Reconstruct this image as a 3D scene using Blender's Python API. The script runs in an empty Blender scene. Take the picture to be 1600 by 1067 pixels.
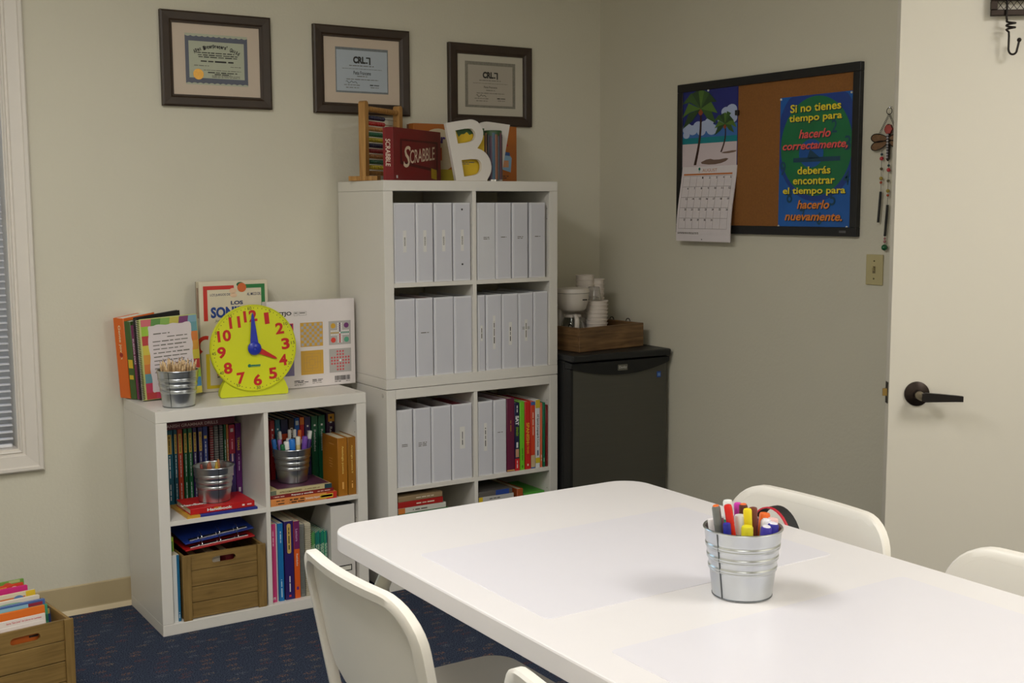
import bpy, bmesh, math, random
from mathutils import Matrix, Vector, Euler
random.seed(7)
R = math.radians
PI = math.pi
scene = bpy.context.scene
COL = scene.collection

# ------------------------------------------------------------------ camera
cam_d = bpy.data.cameras.new('camera')
cam_d.sensor_width = 36.0
cam_d.lens = 1864.75 * 36.0 / 1600.0
cam_d.clip_start = 0.05
cam = bpy.data.objects.new('camera', cam_d)
COL.objects.link(cam)
_yaw, _pit, _rol = 0.5709, 0.1130, -0.0042
_f = Vector((math.sin(_yaw)*math.cos(_pit), math.cos(_yaw)*math.cos(_pit), -math.sin(_pit)))
_r = Vector((math.cos(_yaw), -math.sin(_yaw), 0))
_u = _r.cross(_f)
_r2 = _r*math.cos(_rol) + _u*math.sin(_rol)
_u2 = -_r*math.sin(_rol) + _u*math.cos(_rol)
cam.matrix_world = Matrix(((_r2.x, _u2.x, -_f.x, -1.1048), (_r2.y, _u2.y, -_f.y, -4.3008), (_r2.z, _u2.z, -_f.z, 1.4353), (0, 0, 0, 1)))
scene.camera = cam

# ------------------------------------------------------------------ world, lights, exposure
world = bpy.data.worlds.new('world')
scene.world = world
world.use_nodes = True
wn = world.node_tree.nodes
wl = world.node_tree.links
bgn = wn['Background']
sky = wn.new('ShaderNodeTexSky')
sky.sky_type = 'NISHITA'
sky.sun_disc = False
sky.sun_elevation = R(28)
sky.sun_rotation = R(200)
wl.new(sky.outputs['Color'], bgn.inputs['Color'])
bgn.inputs['Strength'].default_value = 0.6

vs = scene.view_settings
vs.view_transform = 'Standard'
vs.look = 'None'
vs.exposure = 0.07
vs.gamma = 1.0
vs.use_curve_mapping = False

CEIL = 2.62
LAMP_COL = (1.0, 0.985, 0.975)
TROFFERS = [  # x, y, watts
    (1.5, -4.3, 36.0),
    (-0.8, -2.15, 33.0),
    (-1.1, -4.3, 12.0),
]
troffer_lights = []
for (lx, ly, lw) in TROFFERS:
    ld = bpy.data.lights.new('troffer_light', 'AREA')
    ld.shape = 'RECTANGLE'
    ld.size = 0.56
    ld.size_y = 1.16
    ld.energy = lw
    ld.color = LAMP_COL
    lo = bpy.data.objects.new('troffer_light', ld)
    COL.objects.link(lo)
    lo.location = (lx, ly, CEIL - 0.03)
    troffer_lights.append(lo)

# ------------------------------------------------------------------ helpers: materials
def lin(c):
    c = c / 255.0
    return c/12.92 if c <= 0.04045 else ((c+0.055)/1.055)**2.4
def C(r, g, b):
    return (lin(r), lin(g), lin(b), 1.0)
_mats = {}
def M(name, col=(200, 200, 200), rough=0.5, metal=0.0, noise=0.0, nscale=25.0, bump=0.0, bscale=250.0, stretch=None, trans=0.0, coat=0.0, emit=0.0, spec=0.5, alpha=1.0):
    if name in _mats:
        return _mats[name]
    m = bpy.data.materials.new(name)
    m.use_nodes = True
    nt = m.node_tree
    b = nt.nodes['Principled BSDF']
    c = C(*col)
    b.inputs['Base Color'].default_value = c
    b.inputs['Roughness'].default_value = rough
    b.inputs['Metallic'].default_value = metal
    b.inputs['Specular IOR Level'].default_value = spec
    b.inputs['Transmission Weight'].default_value = trans
    b.inputs['Coat Weight'].default_value = coat
    b.inputs['Alpha'].default_value = alpha
    if emit:
        b.inputs['Emission Color'].default_value = c
        b.inputs['Emission Strength'].default_value = emit
    tc = nt.nodes.new('ShaderNodeTexCoord')
    src = tc.outputs['Object']
    if stretch:
        mp = nt.nodes.new('ShaderNodeMapping')
        mp.inputs['Scale'].default_value = stretch
        nt.links.new(src, mp.inputs['Vector'])
        src = mp.outputs['Vector']
    n = nt.nodes.new('ShaderNodeTexNoise')
    n.inputs['Scale'].default_value = nscale
    n.inputs['Detail'].default_value = 4.0
    nt.links.new(src, n.inputs['Vector'])
    amt = noise if noise else 0.02
    mx = nt.nodes.new('ShaderNodeMix')
    mx.data_type = 'RGBA'
    mx.inputs[6].default_value = tuple(max(0, v*(1-amt)) for v in c[:3]) + (1,)
    mx.inputs[7].default_value = tuple(min(1, v*(1+amt)) for v in c[:3]) + (1,)
    nt.links.new(n.outputs['Fac'], mx.inputs[0])
    nt.links.new(mx.outputs[2], b.inputs['Base Color'])
    if bump:
        n2 = nt.nodes.new('ShaderNodeTexNoise')
        n2.inputs['Scale'].default_value = bscale
        n2.inputs['Detail'].default_value = 3.0
        nt.links.new(src, n2.inputs['Vector'])
        bp = nt.nodes.new('ShaderNodeBump')
        bp.inputs['Strength'].default_value = bump
        bp.inputs['Distance'].default_value = 0.002
        nt.links.new(n2.outputs['Fac'], bp.inputs['Height'])
        nt.links.new(bp.outputs['Normal'], b.inputs['Normal'])
    _mats[name] = m
    return m

def paint(r, g, b, rough=0.45):
    return M('paint_%d_%d_%d_%d' % (r, g, b, int(rough*100)), (r, g, b), rough)

def wood(name, dark, light, scale=1.0, rough=0.55, along='x'):
    if name in _mats:
        return _mats[name]
    m = bpy.data.materials.new(name)
    m.use_nodes = True
    nt = m.node_tree
    b = nt.nodes['Principled BSDF']
    b.inputs['Roughness'].default_value = rough
    tc = nt.nodes.new('ShaderNodeTexCoord')
    mp = nt.nodes.new('ShaderNodeMapping')
    s = {'x': (3, 40, 40), 'y': (40, 3, 40), 'z': (40, 40, 3)}[along]
    mp.inputs['Scale'].default_value = tuple(v*scale for v in s)
    nt.links.new(tc.outputs['Object'], mp.inputs['Vector'])
    n = nt.nodes.new('ShaderNodeTexNoise')
    n.inputs['Scale'].default_value = 2.0
    n.inputs['Detail'].default_value = 6.0
    n.inputs['Distortion'].default_value = 0.6
    nt.links.new(mp.outputs['Vector'], n.inputs['Vector'])
    n2 = nt.nodes.new('ShaderNodeTexNoise')
    n2.inputs['Scale'].default_value = 7.0
    nt.links.new(tc.outputs['Object'], n2.inputs['Vector'])
    add = nt.nodes.new('ShaderNodeMath')
    add.operation = 'MULTIPLY_ADD'
    add.inputs[1].default_value = 0.45
    nt.links.new(n2.outputs['Fac'], add.inputs[0])
    nt.links.new(n.outputs['Fac'], add.inputs[2])
    rp = nt.nodes.new('ShaderNodeValToRGB')
    rp.color_ramp.elements[0].position = 0.5
    rp.color_ramp.elements[0].color = C(*dark)
    rp.color_ramp.elements[1].position = 0.95
    rp.color_ramp.elements[1].color = C(*light)
    nt.links.new(add.outputs[0], rp.inputs['Fac'])
    nt.links.new(rp.outputs['Color'], b.inputs['Base Color'])
    bp = nt.nodes.new('ShaderNodeBump')
    bp.inputs['Strength'].default_value = 0.15
    bp.inputs['Distance'].default_value = 0.002
    nt.links.new(n.outputs['Fac'], bp.inputs['Height'])
    nt.links.new(bp.outputs['Normal'], b.inputs['Normal'])
    _mats[name] = m
    return m

def carpet_mat():
    m = bpy.data.materials.new('carpet')
    m.use_nodes = True
    nt = m.node_tree
    L = nt.links
    b = nt.nodes['Principled BSDF']
    b.inputs['Roughness'].default_value = 0.95
    b.inputs['Specular IOR Level'].default_value = 0.1
    tc = nt.nodes.new('ShaderNodeTexCoord')
    n = nt.nodes.new('ShaderNodeTexNoise')
    n.inputs['Scale'].default_value = 260.0
    n.inputs['Detail'].default_value = 3.0
    L.new(tc.outputs['Object'], n.inputs['Vector'])
    rp = nt.nodes.new('ShaderNodeValToRGB')
    rp.color_ramp.elements[0].position = 0.36
    rp.color_ramp.elements[0].color = C(24, 31, 46)
    rp.color_ramp.elements[1].position = 0.66
    rp.color_ramp.elements[1].color = C(74, 83, 103)
    L.new(n.outputs['Fac'], rp.inputs['Fac'])
    # woven flecks: short dashes laid out on a staggered grid
    mp = nt.nodes.new('ShaderNodeMapping')
    mp.inputs['Rotation'].default_value = (0, 0, R(12))
    mp.inputs['Scale'].default_value = (11.5, 24.0, 1.0)
    L.new(tc.outputs['Object'], mp.inputs['Vector'])
    v = nt.nodes.new('ShaderNodeTexVoronoi')
    v.voronoi_dimensions = '2D'
    v.inputs['Scale'].default_value = 1.0
    v.inputs['Randomness'].default_value = 0.55
    L.new(mp.outputs['Vector'], v.inputs['Vector'])
    lt = nt.nodes.new('ShaderNodeMath')
    lt.operation = 'LESS_THAN'
    lt.inputs[1].default_value = 0.24
    L.new(v.outputs['Distance'], lt.inputs[0])
    n3 = nt.nodes.new('ShaderNodeTexNoise')
    n3.inputs['Scale'].default_value = 190.0
    L.new(tc.outputs['Object'], n3.inputs['Vector'])
    gt = nt.nodes.new('ShaderNodeMath')
    gt.operation = 'GREATER_THAN'
    gt.inputs[1].default_value = 0.55
    L.new(n3.outputs['Fac'], gt.inputs[0])
    mu = nt.nodes.new('ShaderNodeMath')
    mu.operation = 'MULTIPLY'
    L.new(lt.outputs[0], mu.inputs[0])
    L.new(gt.outputs[0], mu.inputs[1])
    fr = nt.nodes.new('ShaderNodeValToRGB')
    fr.color_ramp.interpolation = 'CONSTANT'
    e = fr.color_ramp.elements
    e[0].position = 0.0
    e[0].color = C(130, 94, 74)
    e[1].position = 0.35
    e[1].color = C(120, 104, 90)
    e2 = e.new(0.6)
    e2.color = C(104, 66, 66)
    e3 = e.new(0.82)
    e3.color = C(98, 100, 108)
    sp = nt.nodes.new('ShaderNodeSeparateColor')
    L.new(v.outputs['Color'], sp.inputs['Color'])
    L.new(sp.outputs[0], fr.inputs['Fac'])
    mx = nt.nodes.new('ShaderNodeMix')
    mx.data_type = 'RGBA'
    L.new(mu.outputs[0], mx.inputs[0])
    L.new(rp.outputs['Color'], mx.inputs[6])
    L.new(fr.outputs['Color'], mx.inputs[7])
    L.new(mx.outputs[2], b.inputs['Base Color'])
    bp = nt.nodes.new('ShaderNodeBump')
    bp.inputs['Strength'].default_value = 0.7
    bp.inputs['Distance'].default_value = 0.004
    L.new(n.outputs['Fac'], bp.inputs['Height'])
    L.new(bp.outputs['Normal'], b.inputs['Normal'])
    return m

WALL = M('wall_paint', (213, 208, 190), 0.75, noise=0.03, nscale=3.0, bump=0.35, bscale=90.0, spec=0.3)
WHITE = M('white_laminate', (226, 222, 214), 0.38, noise=0.01)
TABLEW = M('table_white', (227, 223, 222), 0.34, noise=0.01)
PLASTIC = M('chair_plastic', (236, 231, 221), 0.36, noise=0.01)
BINDER = M('binder_vinyl', (220, 220, 224), 0.4, noise=0.03, nscale=8.0)
BINDERP = M('binder_pocket', (209, 209, 216), 0.34, noise=0.03, nscale=8.0, bump=0.05, bscale=25.0)
BINDERW = M('binder_pocket_wrinkled', (214, 214, 218), 0.3, noise=0.03, bump=1.0, bscale=28.0, stretch=(1, 1, 0.55))
PAPER = M('paper', (226, 222, 210), 0.7)
CREAM = M('page_edges', (206, 196, 170), 0.8, noise=0.1, nscale=3.0, stretch=(200, 1, 1))
INK = M('ink', (40, 38, 36), 0.6)
INKG = M('ink_grey', (110, 106, 98), 0.6)
GALV = M('galvanised', (198, 202, 205), 0.28, metal=1.0, noise=0.12, nscale=14.0, bump=0.03, bscale=60)
GALVD = M('galvanised_seam', (104, 108, 110), 0.4, metal=0.9)
BLACKP = M('black_plastic', (20, 20, 20), 0.4)
BRONZE = M('dark_bronze', (48, 38, 32), 0.38, metal=0.7, noise=0.05)
CHROME = M('chrome', (200, 200, 205), 0.15, metal=1.0)
CRATEW = wood('crate_wood', (118, 92, 46), (150, 120, 66))
CRATEV = wood('crate_wood_upright', (118, 92, 46), (150, 120, 66), along='z')

# ------------------------------------------------------------------ helpers: objects
def link(o, parent=None):
    COL.objects.link(o)
    if parent is not None:
        o.parent = parent
    return o

def thing(name, label, cat, loc=(0, 0, 0), rotz=0.0, group=None, rot=None):
    o = bpy.data.objects.new(name, None)
    link(o)
    o.empty_display_size = 0.05
    o.location = loc
    o.rotation_euler = rot if rot is not None else (0, 0, rotz)
    o['label'] = label
    o['category'] = cat
    if group:
        o['group'] = group
    return o

def struct(name, loc=(0, 0, 0), rotz=0.0):
    o = bpy.data.objects.new(name, None)
    link(o)
    o.location = loc
    o.rotation_euler = (0, 0, rotz)
    o['kind'] = 'structure'
    return o

class MB:
    """collects shapes into one mesh"""
    def __init__(s):
        s.v = []
        s.f = []
    def add(s, v, f):
        n = len(s.v)
        s.v += [tuple(p) for p in v]
        s.f += [tuple(i+n for i in q) for q in f]
        return s
    def box(s, x0, x1, y0, y1, z0, z1):
        v = [(x0, y0, z0), (x1, y0, z0), (x1, y1, z0), (x0, y1, z0), (x0, y0, z1), (x1, y0, z1), (x1, y1, z1), (x0, y1, z1)]
        return s.add(v, [(0, 3, 2, 1), (4, 5, 6, 7), (0, 1, 5, 4), (1, 2, 6, 5), (2, 3, 7, 6), (3, 0, 4, 7)])
    def rbox(s, x0, x1, y0, y1, z0, z1, b=0.002, seg=2):
        bm = bmesh.new()
        bmesh.ops.create_cube(bm, size=1.0)
        for q in bm.verts:
            q.co = Vector(((x0+x1)/2 + q.co.x*(x1-x0), (y0+y1)/2 + q.co.y*(y1-y0), (z0+z1)/2 + q.co.z*(z1-z0)))
        b = min(b, 0.45*min(x1-x0, y1-y0, z1-z0))
        bmesh.ops.bevel(bm, geom=list(bm.edges), offset=b, segments=seg, profile=0.5, affect='EDGES')
        bm.verts.ensure_lookup_table()
        s.add([tuple(q.co) for q in bm.verts], [tuple(q.index for q in f.verts) for f in bm.faces])
        bm.free()
        return s
    def lathe(s, prof, n=24, cx=0, cy=0, cap=True):
        v = []
        for (r, z) in prof:
            for k in range(n):
                a = 2*PI*k/n
                v.append((cx + r*math.cos(a), cy + r*math.sin(a), z))
        f = []
        for i in range(len(prof)-1):
            for k in range(n):
                k2 = (k+1) % n
                f.append((i*n+k, i*n+k2, (i+1)*n+k2, (i+1)*n+k))
        if cap:
            f.append(tuple(reversed(range(n))))
            f.append(tuple((len(prof)-1)*n + k for k in range(n)))
        return s.add(v, f)
    def tube(s, path, r, n=8, closed=False, flat=1.0):
        pts = [Vector(p) for p in path]
        N = len(pts)
        rr = r if isinstance(r, (list, tuple)) else [r]*N
        ref = None
        v = []
        for i in range(N):
            if closed:
                t = pts[(i+1) % N] - pts[i-1]
            else:
                t = pts[min(i+1, N-1)] - pts[max(i-1, 0)]
            t.normalize()
            if ref is None:
                ref = Vector((0, 0, 1)) if abs(t.z) < 0.9 else Vector((1, 0, 0))
            a = (ref - t*ref.dot(t)).normalized()
            ref = a
            b = t.cross(a)
            for k in range(n):
                an = 2*PI*k/n
                v.append(tuple(pts[i] + (a*math.cos(an) + b*math.sin(an)*flat)*rr[i]))
        f = []
        for i in range(N if closed else N-1):
            j = (i+1) % N
            for k in range(n):
                k2 = (k+1) % n
                f.append((i*n+k, i*n+k2, j*n+k2, j*n+k))
        if not closed:
            f.append(tuple(reversed(range(n))))
            f.append(tuple((N-1)*n+k for k in range(n)))
        return s.add(v, f)
    def prism(s, poly, y0, y1):
        """poly of (x,z), extruded along y"""
        n = len(poly)
        v = [(x, y0, z) for x, z in poly] + [(x, y1, z) for x, z in poly]
        f = [tuple(range(n)), tuple(reversed(range(n, 2*n)))]
        for k in range(n):
            k2 = (k+1) % n
            f.append((k, n+k, n+k2, k2))
        return s.add(v, f)
    def flat(s, poly, y):
        n = len(poly)
        return s.add([(x, y, z) for x, z in poly], [tuple(range(n))])
    def rect(s, x0, x1, z0, z1, y):
        return s.flat([(x0, z0), (x1, z0), (x1, z1), (x0, z1)], y)
    def disc(s, cx, cz, r, y, n=24, rz=None):
        rz = rz or r
        return s.flat([(cx + r*math.cos(2*PI*k/n), cz + rz*math.sin(2*PI*k/n)) for k in range(n)], y)
    def sphere(s, c, r, n=10, m=7):
        v = [(c[0], c[1], c[2]-r)]
        for i in range(1, m):
            a = -PI/2 + PI*i/m
            for k in range(n):
                t = 2*PI*k/n
                v.append((c[0]+r*math.cos(a)*math.cos(t), c[1]+r*math.cos(a)*math.sin(t), c[2]+r*math.sin(a)))
        v.append((c[0], c[1], c[2]+r))
        f = []
        for k in range(n):
            f.append((0, 1+(k+1) % n, 1+k))
        for i in range(m-2):
            for k in range(n):
                k2 = (k+1) % n
                f.append((1+i*n+k, 1+i*n+k2, 1+(i+1)*n+k2, 1+(i+1)*n+k))
        q = len(v)-1
        for k in range(n):
            f.append((q, 1+(m-2)*n+k, 1+(m-2)*n+(k+1) % n))
        return s.add(v, f)
    def build(s, name, mat, parent=None, smooth=False, fix=True, loc=None, rot=None, sharp=40):
        me = bpy.data.meshes.new(name)
        me.from_pydata(s.v, [], s.f)
        if fix:
            bm = bmesh.new()
            bm.from_mesh(me)
            bmesh.ops.recalc_face_normals(bm, faces=bm.faces)
            bm.to_mesh(me)
            bm.free()
        me.materials.append(mat)
        if smooth:
            me.polygons.foreach_set('use_smooth', [True]*len(me.polygons))
            try:
                me.set_sharp_from_angle(angle=R(sharp))
            except Exception:
                pass
        me.update()
        o = bpy.data.objects.new(name, me)
        if loc:
            o.location = loc
        if rot:
            o.rotation_euler = rot
        return link(o, parent)

def dup(o, parent=None):
    c = o.copy()
    link(c, parent)
    if parent is not None:
        c.matrix_parent_inverse = o.matrix_parent_inverse
    for ch in list(o.children):
        dup(ch, c)
    return c

def boxp(name, parent, mat, x0, x1, y0, y1, z0, z1, b=0.0):
    m = MB()
    if b:
        m.rbox(x0, x1, y0, y1, z0, z1, b)
    else:
        m.box(x0, x1, y0, y1, z0, z1)
    return m.build(name, mat, parent, smooth=False, fix=bool(b))

_tc = {}
def text_mesh(s, bold, shear):
    k = (s, bold, shear)
    if k not in _tc:
        cu = bpy.data.curves.new('lettering', 'FONT')
        cu.body = s
        cu.size = 1.0
        cu.offset = bold
        cu.shear = shear
        cu.align_x = 'CENTER'
        cu.resolution_u = 3
        o = bpy.data.objects.new('tmp', cu)
        COL.objects.link(o)
        bpy.context.view_layer.update()
        me = bpy.data.meshes.new_from_object(o.evaluated_get(bpy.context.evaluated_depsgraph_get()))
        bpy.data.objects.remove(o)
        bpy.data.curves.remove(cu)
        xs = [v.co.x for v in me.vertices]
        ys = [v.co.y for v in me.vertices]
        _tc[k] = (me, min(xs), max(xs), min(ys), max(ys))
    return _tc[k]

def text(parent, s, mat, cx, y, cz, w, h, ang=0.0, bold=0.0, shear=0.0, name='lettering'):
    """flat lettering on a face looking to -y, centred at (cx,cz), fitted into w x h; ang=90 reads downwards"""
    me0, x0, x1, y0, y1 = text_mesh(s, bold, shear)
    sx = w/(x1-x0)
    sy = h/(y1-y0)
    me = me0.copy()
    me.materials.clear()
    me.materials.append(mat)
    for v in me.vertices:
        v.co = Vector(((v.co.x-(x0+x1)/2)*sx, (v.co.y-(y0+y1)/2)*sy, 0))
    o = bpy.data.objects.new(name, me)
    o.location = (cx, y, cz)
    o.rotation_euler = (R(90), R(ang), 0)
    return link(o, parent)

def dashes(parent, mat, lines, y, seed=1, name='small_print', vertical=False, th=0.0022, words=None):
    """unreadable small print: rows of short word-long strokes. lines: (x0,x1,z)"""
    rnd = random.Random(seed)
    m = MB()
    for (a, b, z) in lines:
        x = a
        while x < b:
            l = min(rnd.uniform(2.5, 7.5)*th, b-x)
            t = th*rnd.uniform(0.35, 0.5)
            if vertical:
                m.rect(z-t, z+t, x, x+l, y)
            else:
                m.rect(x, x+l, z-t, z+t, y)
            x += l + th*rnd.uniform(0.6, 1.3)
    return m.build(name, mat, parent, fix=False)

def fillcurve(loops, t):
    """outline with holes, in x-z, thickness t centred on y=0 -> mesh"""
    cu = bpy.data.curves.new('outline', 'CURVE')
    cu.dimensions = '2D'
    cu.fill_mode = 'BOTH'
    cu.extrude = t/2
    for lp in loops:
        sp = cu.splines.new('POLY')
        sp.points.add(len(lp)-1)
        for p, (x, z) in zip(sp.points, lp):
            p.co = (x, z, 0, 1)
        sp.use_cyclic_u = True
    o = bpy.data.objects.new('tmp', cu)
    COL.objects.link(o)
    bpy.context.view_layer.update()
    me = bpy.data.meshes.new_from_object(o.evaluated_get(bpy.context.evaluated_depsgraph_get()))
    bpy.data.objects.remove(o)
    bpy.data.curves.remove(cu)
    me.transform(Matrix.Rotation(R(90), 4, 'X'))
    return me

def meshobj(name, me, mat, parent=None, loc=None, rot=None):
    me.materials.clear()
    me.materials.append(mat)
    o = bpy.data.objects.new(name, me)
    if loc:
        o.location = loc
    if rot:
        o.rotation_euler = rot
    return link(o, parent)

def smoothloop(pts, it=2):
    for _ in range(it):
        q = []
        n = len(pts)
        for i in range(n):
            a, b = pts[i], pts[(i+1) % n]
            q.append((a[0]*.75+b[0]*.25, a[1]*.75+b[1]*.25))
            q.append((a[0]*.25+b[0]*.75, a[1]*.25+b[1]*.75))
        pts = q
    return pts

# ------------------------------------------------------------------ the room
XR = 2.1255          # right wall
XL = -1.85
YF = -5.15            # wall behind the camera
# window opening in the back wall, doorway in the right wall
WX0, WX1, WZ0, WZ1 = -1.42, -0.352, 0.612, 2.22
DY0, DY1, DZ = -2.62, -1.84, 2.05

fl = boxp('floor', None, carpet_mat(), XL, XR+1.5, YF, 0.0, -0.05, 0.0)
fl['kind'] = 'structure'
fl['label'] = 'dark blue office carpet with small brown flecks'
ce = boxp('ceiling', None, M('ceiling_tile', (222, 218, 206), 0.9, noise=0.04, nscale=60, bump=0.4, bscale=120), XL-.1, XR+1.5, YF-.1, 0.1, CEIL, CEIL+0.05)
ce['kind'] = 'structure'
m = MB()
m.box(XL-.1, WX0, 0, 0.14, 0, CEIL).box(WX1, XR+1.5, 0, 0.14, 0, CEIL).box(WX0, WX1, 0, 0.14, 0, WZ0).box(WX0, WX1, 0, 0.14, WZ1, CEIL)
wb = m.build('wall_back', WALL, fix=False)
wb['kind'] = 'structure'
m = MB()
m.box(XR, XR+.12, DY1, 0, 0, CEIL).box(XR, XR+.12, YF, DY0, 0, CEIL).box(XR, XR+.12, DY0, DY1, DZ, CEIL)
wr = m.build('wall_right', WALL, fix=False)
wr['kind'] = 'structure'
wlf = boxp('wall_left', None, WALL, XL-.1, XL, YF, 0, 0, CEIL)
wlf['kind'] = 'structure'
wfr = boxp('wall_front', None, WALL, XL-.1, XR+1.5, YF-.1, YF, 0, CEIL)
wfr['kind'] = 'structure'
wh = boxp('wall_hall', None, WALL, XR+1.4, XR+1.5, YF, 0, 0, CEIL)
wh['kind'] = 'structure'

# vinyl cove base
BASE = M('vinyl_base', (184, 166, 128), 0.5, noise=0.03)
BASET = M('vinyl_base_toe', (212, 194, 158), 0.45)
def baseboard(name, x0, x1):
    s = struct(name)
    m = MB()
    n = 2
    prof = [(0.0, 0.0), (-0.008, 0.012), (-0.006, 0.022), (-0.005, 0.1), (-0.003, 0.104), (0, 0.104)]
    v = [(x0, y, z) for y, z in prof] + [(x1, y, z) for y, z in prof]
    k = len(prof)
    f = [(i, i+1, k+i+1, k+i) for i in range(k-1)] + [tuple(range(k)), tuple(range(k, 2*k))]
    m.add(v, f)
    m.build('cove_strip', BASE, s)
    prof = [(-0.0055, 0.0205), (-0.0095, 0.012), (-0.014, 0.0), (0, 0)]
    m = MB()
    k = len(prof)
    v = [(x0, y, z) for y, z in prof] + [(x1, y, z) for y, z in prof]
    f = [(i, i+1, k+i+1, k+i) for i in range(k-1)] + [tuple(range(k)), tuple(range(k, 2*k))]
    m.add(v, f)
    m.build('cove_toe', BASET, s)
    return s
baseboard('baseboard_back', XL, XR)
br = baseboard('baseboard_right', 0, -DY1)
br.location = (XR, 0, 0)
br.rotation_euler = (0, 0, R(-90))

# door frame trim of the doorway
trm = struct('trim_1')
TRIM = M('door_trim', (206, 200, 184), 0.5)
boxp('jamb', trm, TRIM, XR-.012, XR, DY1, DY1+.06, 0, DZ+.06, .002)
boxp('jamb', trm, TRIM, XR-.012, XR, DY0-.06, DY0, 0, DZ+.06, .002)
boxp('head', trm, TRIM, XR-.012, XR, DY0, DY1, DZ, DZ+.06, .002)

# ------------------------------------------------------------------ the window
WINM = M('window_trim', (222, 215, 205), 0.45)
win = struct('window_1')
def casing(pr, sides):
    # mitred moulding around the opening: profile (distance outwards from the opening, depth to the room)
    prof = [(0.0, 0.0), (0.0, 0.012), (0.006, 0.016), (0.010, 0.012), (0.016, 0.012), (0.020, 0.018), (0.056, 0.021), (0.060, 0.026), (0.070, 0.026), (0.075, 0.021), (0.078, 0.0)]
    a = (WX0, WX1, WZ0, WZ1)
    def pt(c, d, y):
        return {0: (a[1]+d, -y, a[2]-d), 1: (a[1]+d, -y, a[3]+d), 2: (a[0]-d, -y, a[3]+d), 3: (a[0]-d, -y, a[2]-d)}[c]
    for i in range(4):
        v = [pt(i, d, y) for d, y in prof] + [pt((i+1) % 4, d, y) for d, y in prof]
        k = len(prof)
        f = [(q, q+1, k+q+1, k+q) for q in range(k-1)]
        MB().add(v, f).build('casing', WINM, pr)
casing(win, 4)
m = MB()
m.box(WX0, WX1, -.004, .084, WZ0, WZ0+.005).box(WX0, WX1, -.004, .084, WZ1-.005, WZ1).box(WX0, WX0+.005, -.004, .084, WZ0+.005, WZ1-.005).box(WX1-.005, WX1, -.004, .084, WZ0+.005, WZ1-.005)
m.build('reveal', WINM, win, fix=False)
SASH = M('sash_vinyl', (206, 208, 212), 0.4)
sx = MB()
sy0, sy1 = .085, .12
sx.box(WX0, WX0+.045, sy0, sy1, WZ0, WZ1).box(WX1-.045, WX1, sy0, sy1, WZ0, WZ1).box(WX0+.045, WX1-.045, sy0, sy1, WZ0, WZ0+.045).box(WX0+.045, WX1-.045, sy0, sy1, WZ1-.045, WZ1).box(WX0+.045, WX1-.045, sy0, sy1, 1.40, 1.44)
sx.build('sash', SASH, win, fix=False)
GLASS = bpy.data.materials.new('window_glass')
GLASS.use_nodes = True
_gt = GLASS.node_tree
_gt.nodes.clear()
_go = _gt.nodes.new('ShaderNodeOutputMaterial')
_gm = _gt.nodes.new('ShaderNodeMixShader')
_ga = _gt.nodes.new('ShaderNodeBsdfTransparent')
_gb = _gt.nodes.new('ShaderNodeBsdfGlossy')
_gf = _gt.nodes.new('ShaderNodeFresnel')
_ga.inputs['Color'].default_value = (0.93, 0.96, 0.97, 1)
_gb.inputs['Roughness'].default_value = 0.02
_gt.links.new(_gf.outputs[0], _gm.inputs[0])
_gt.links.new(_ga.outputs[0], _gm.inputs[1])
_gt.links.new(_gb.outputs[0], _gm.inputs[2])
_gt.links.new(_gm.outputs[0], _go.inputs['Surface'])
boxp('pane', win, GLASS, WX0+.045, WX1-.045, .100, .104, WZ0+.045, 1.40)
boxp('pane', win, GLASS, WX0+.045, WX1-.045, .100, .104, 1.44, WZ1-.045)
SLAT = M('blind_slat', (222, 222, 226), 0.45)
bl = thing('window_blind', 'white horizontal mini blind hanging in the window at the left edge', 'blind', (0, 0, 0))
boxp('head_rail', bl, SLAT, WX0+.006, WX1-.012, .018, .045, WZ1-.03, WZ1-.002, .003)
boxp('bottom_rail', bl, SLAT, WX0+.008, WX1-.016, .026, .048, WZ0+.006, WZ0+.018, .003)
slm = None
nsl = int((WZ1-.04-WZ0-.03)/.0235)
for k in range(nsl):
    z = WZ0+.036+k*.0235
    if slm is None:
        m = MB()
        pr = [(-.012, -.0022), (-.005, .0002), (.004, .0012), (.012, .0012)]
        x0, x1 = WX0+.008, WX1-.013
        v = [(x0, y, q) for y, q in pr] + [(x1, y, q) for y, q in pr] + [(x0, y, q+.0012) for y, q in pr] + [(x1, y, q+.0012) for y, q in pr]
        f = []
        for i in range(3):
            f += [(i, i+1, 5+i, 4+i), (8+i, 12+i, 13+i, 9+i)]
        f += [(0, 4, 12, 8), (3, 11, 15, 7)]
        m.add(v, f)
        o = m.build('slat', SLAT, bl)
        slm = o
    else:
        o = slm.copy()
        link(o, bl)
    o.location = (0, .037, z)
m = MB()
for x in (WX0+.12, (WX0+WX1)/2, WX1-.12):
    m.tube([(x, .024, WZ0+.01), (x, .024, WZ1-.02)], .0008, 5)
    m.tube([(x, .050, WZ0+.01), (x, .050, WZ1-.02)], .0008, 5)
m.build('ladder_cord', SLAT, bl)
# ground and a neighbouring wall outside, seen only between the slats
gr = boxp('floor_outside', None, M('outside_ground', (128, 132, 128), 0.9, noise=0.1), -60, 60, 0.3, 90, -0.4, -0.2)
gr['kind'] = 'structure'

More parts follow.
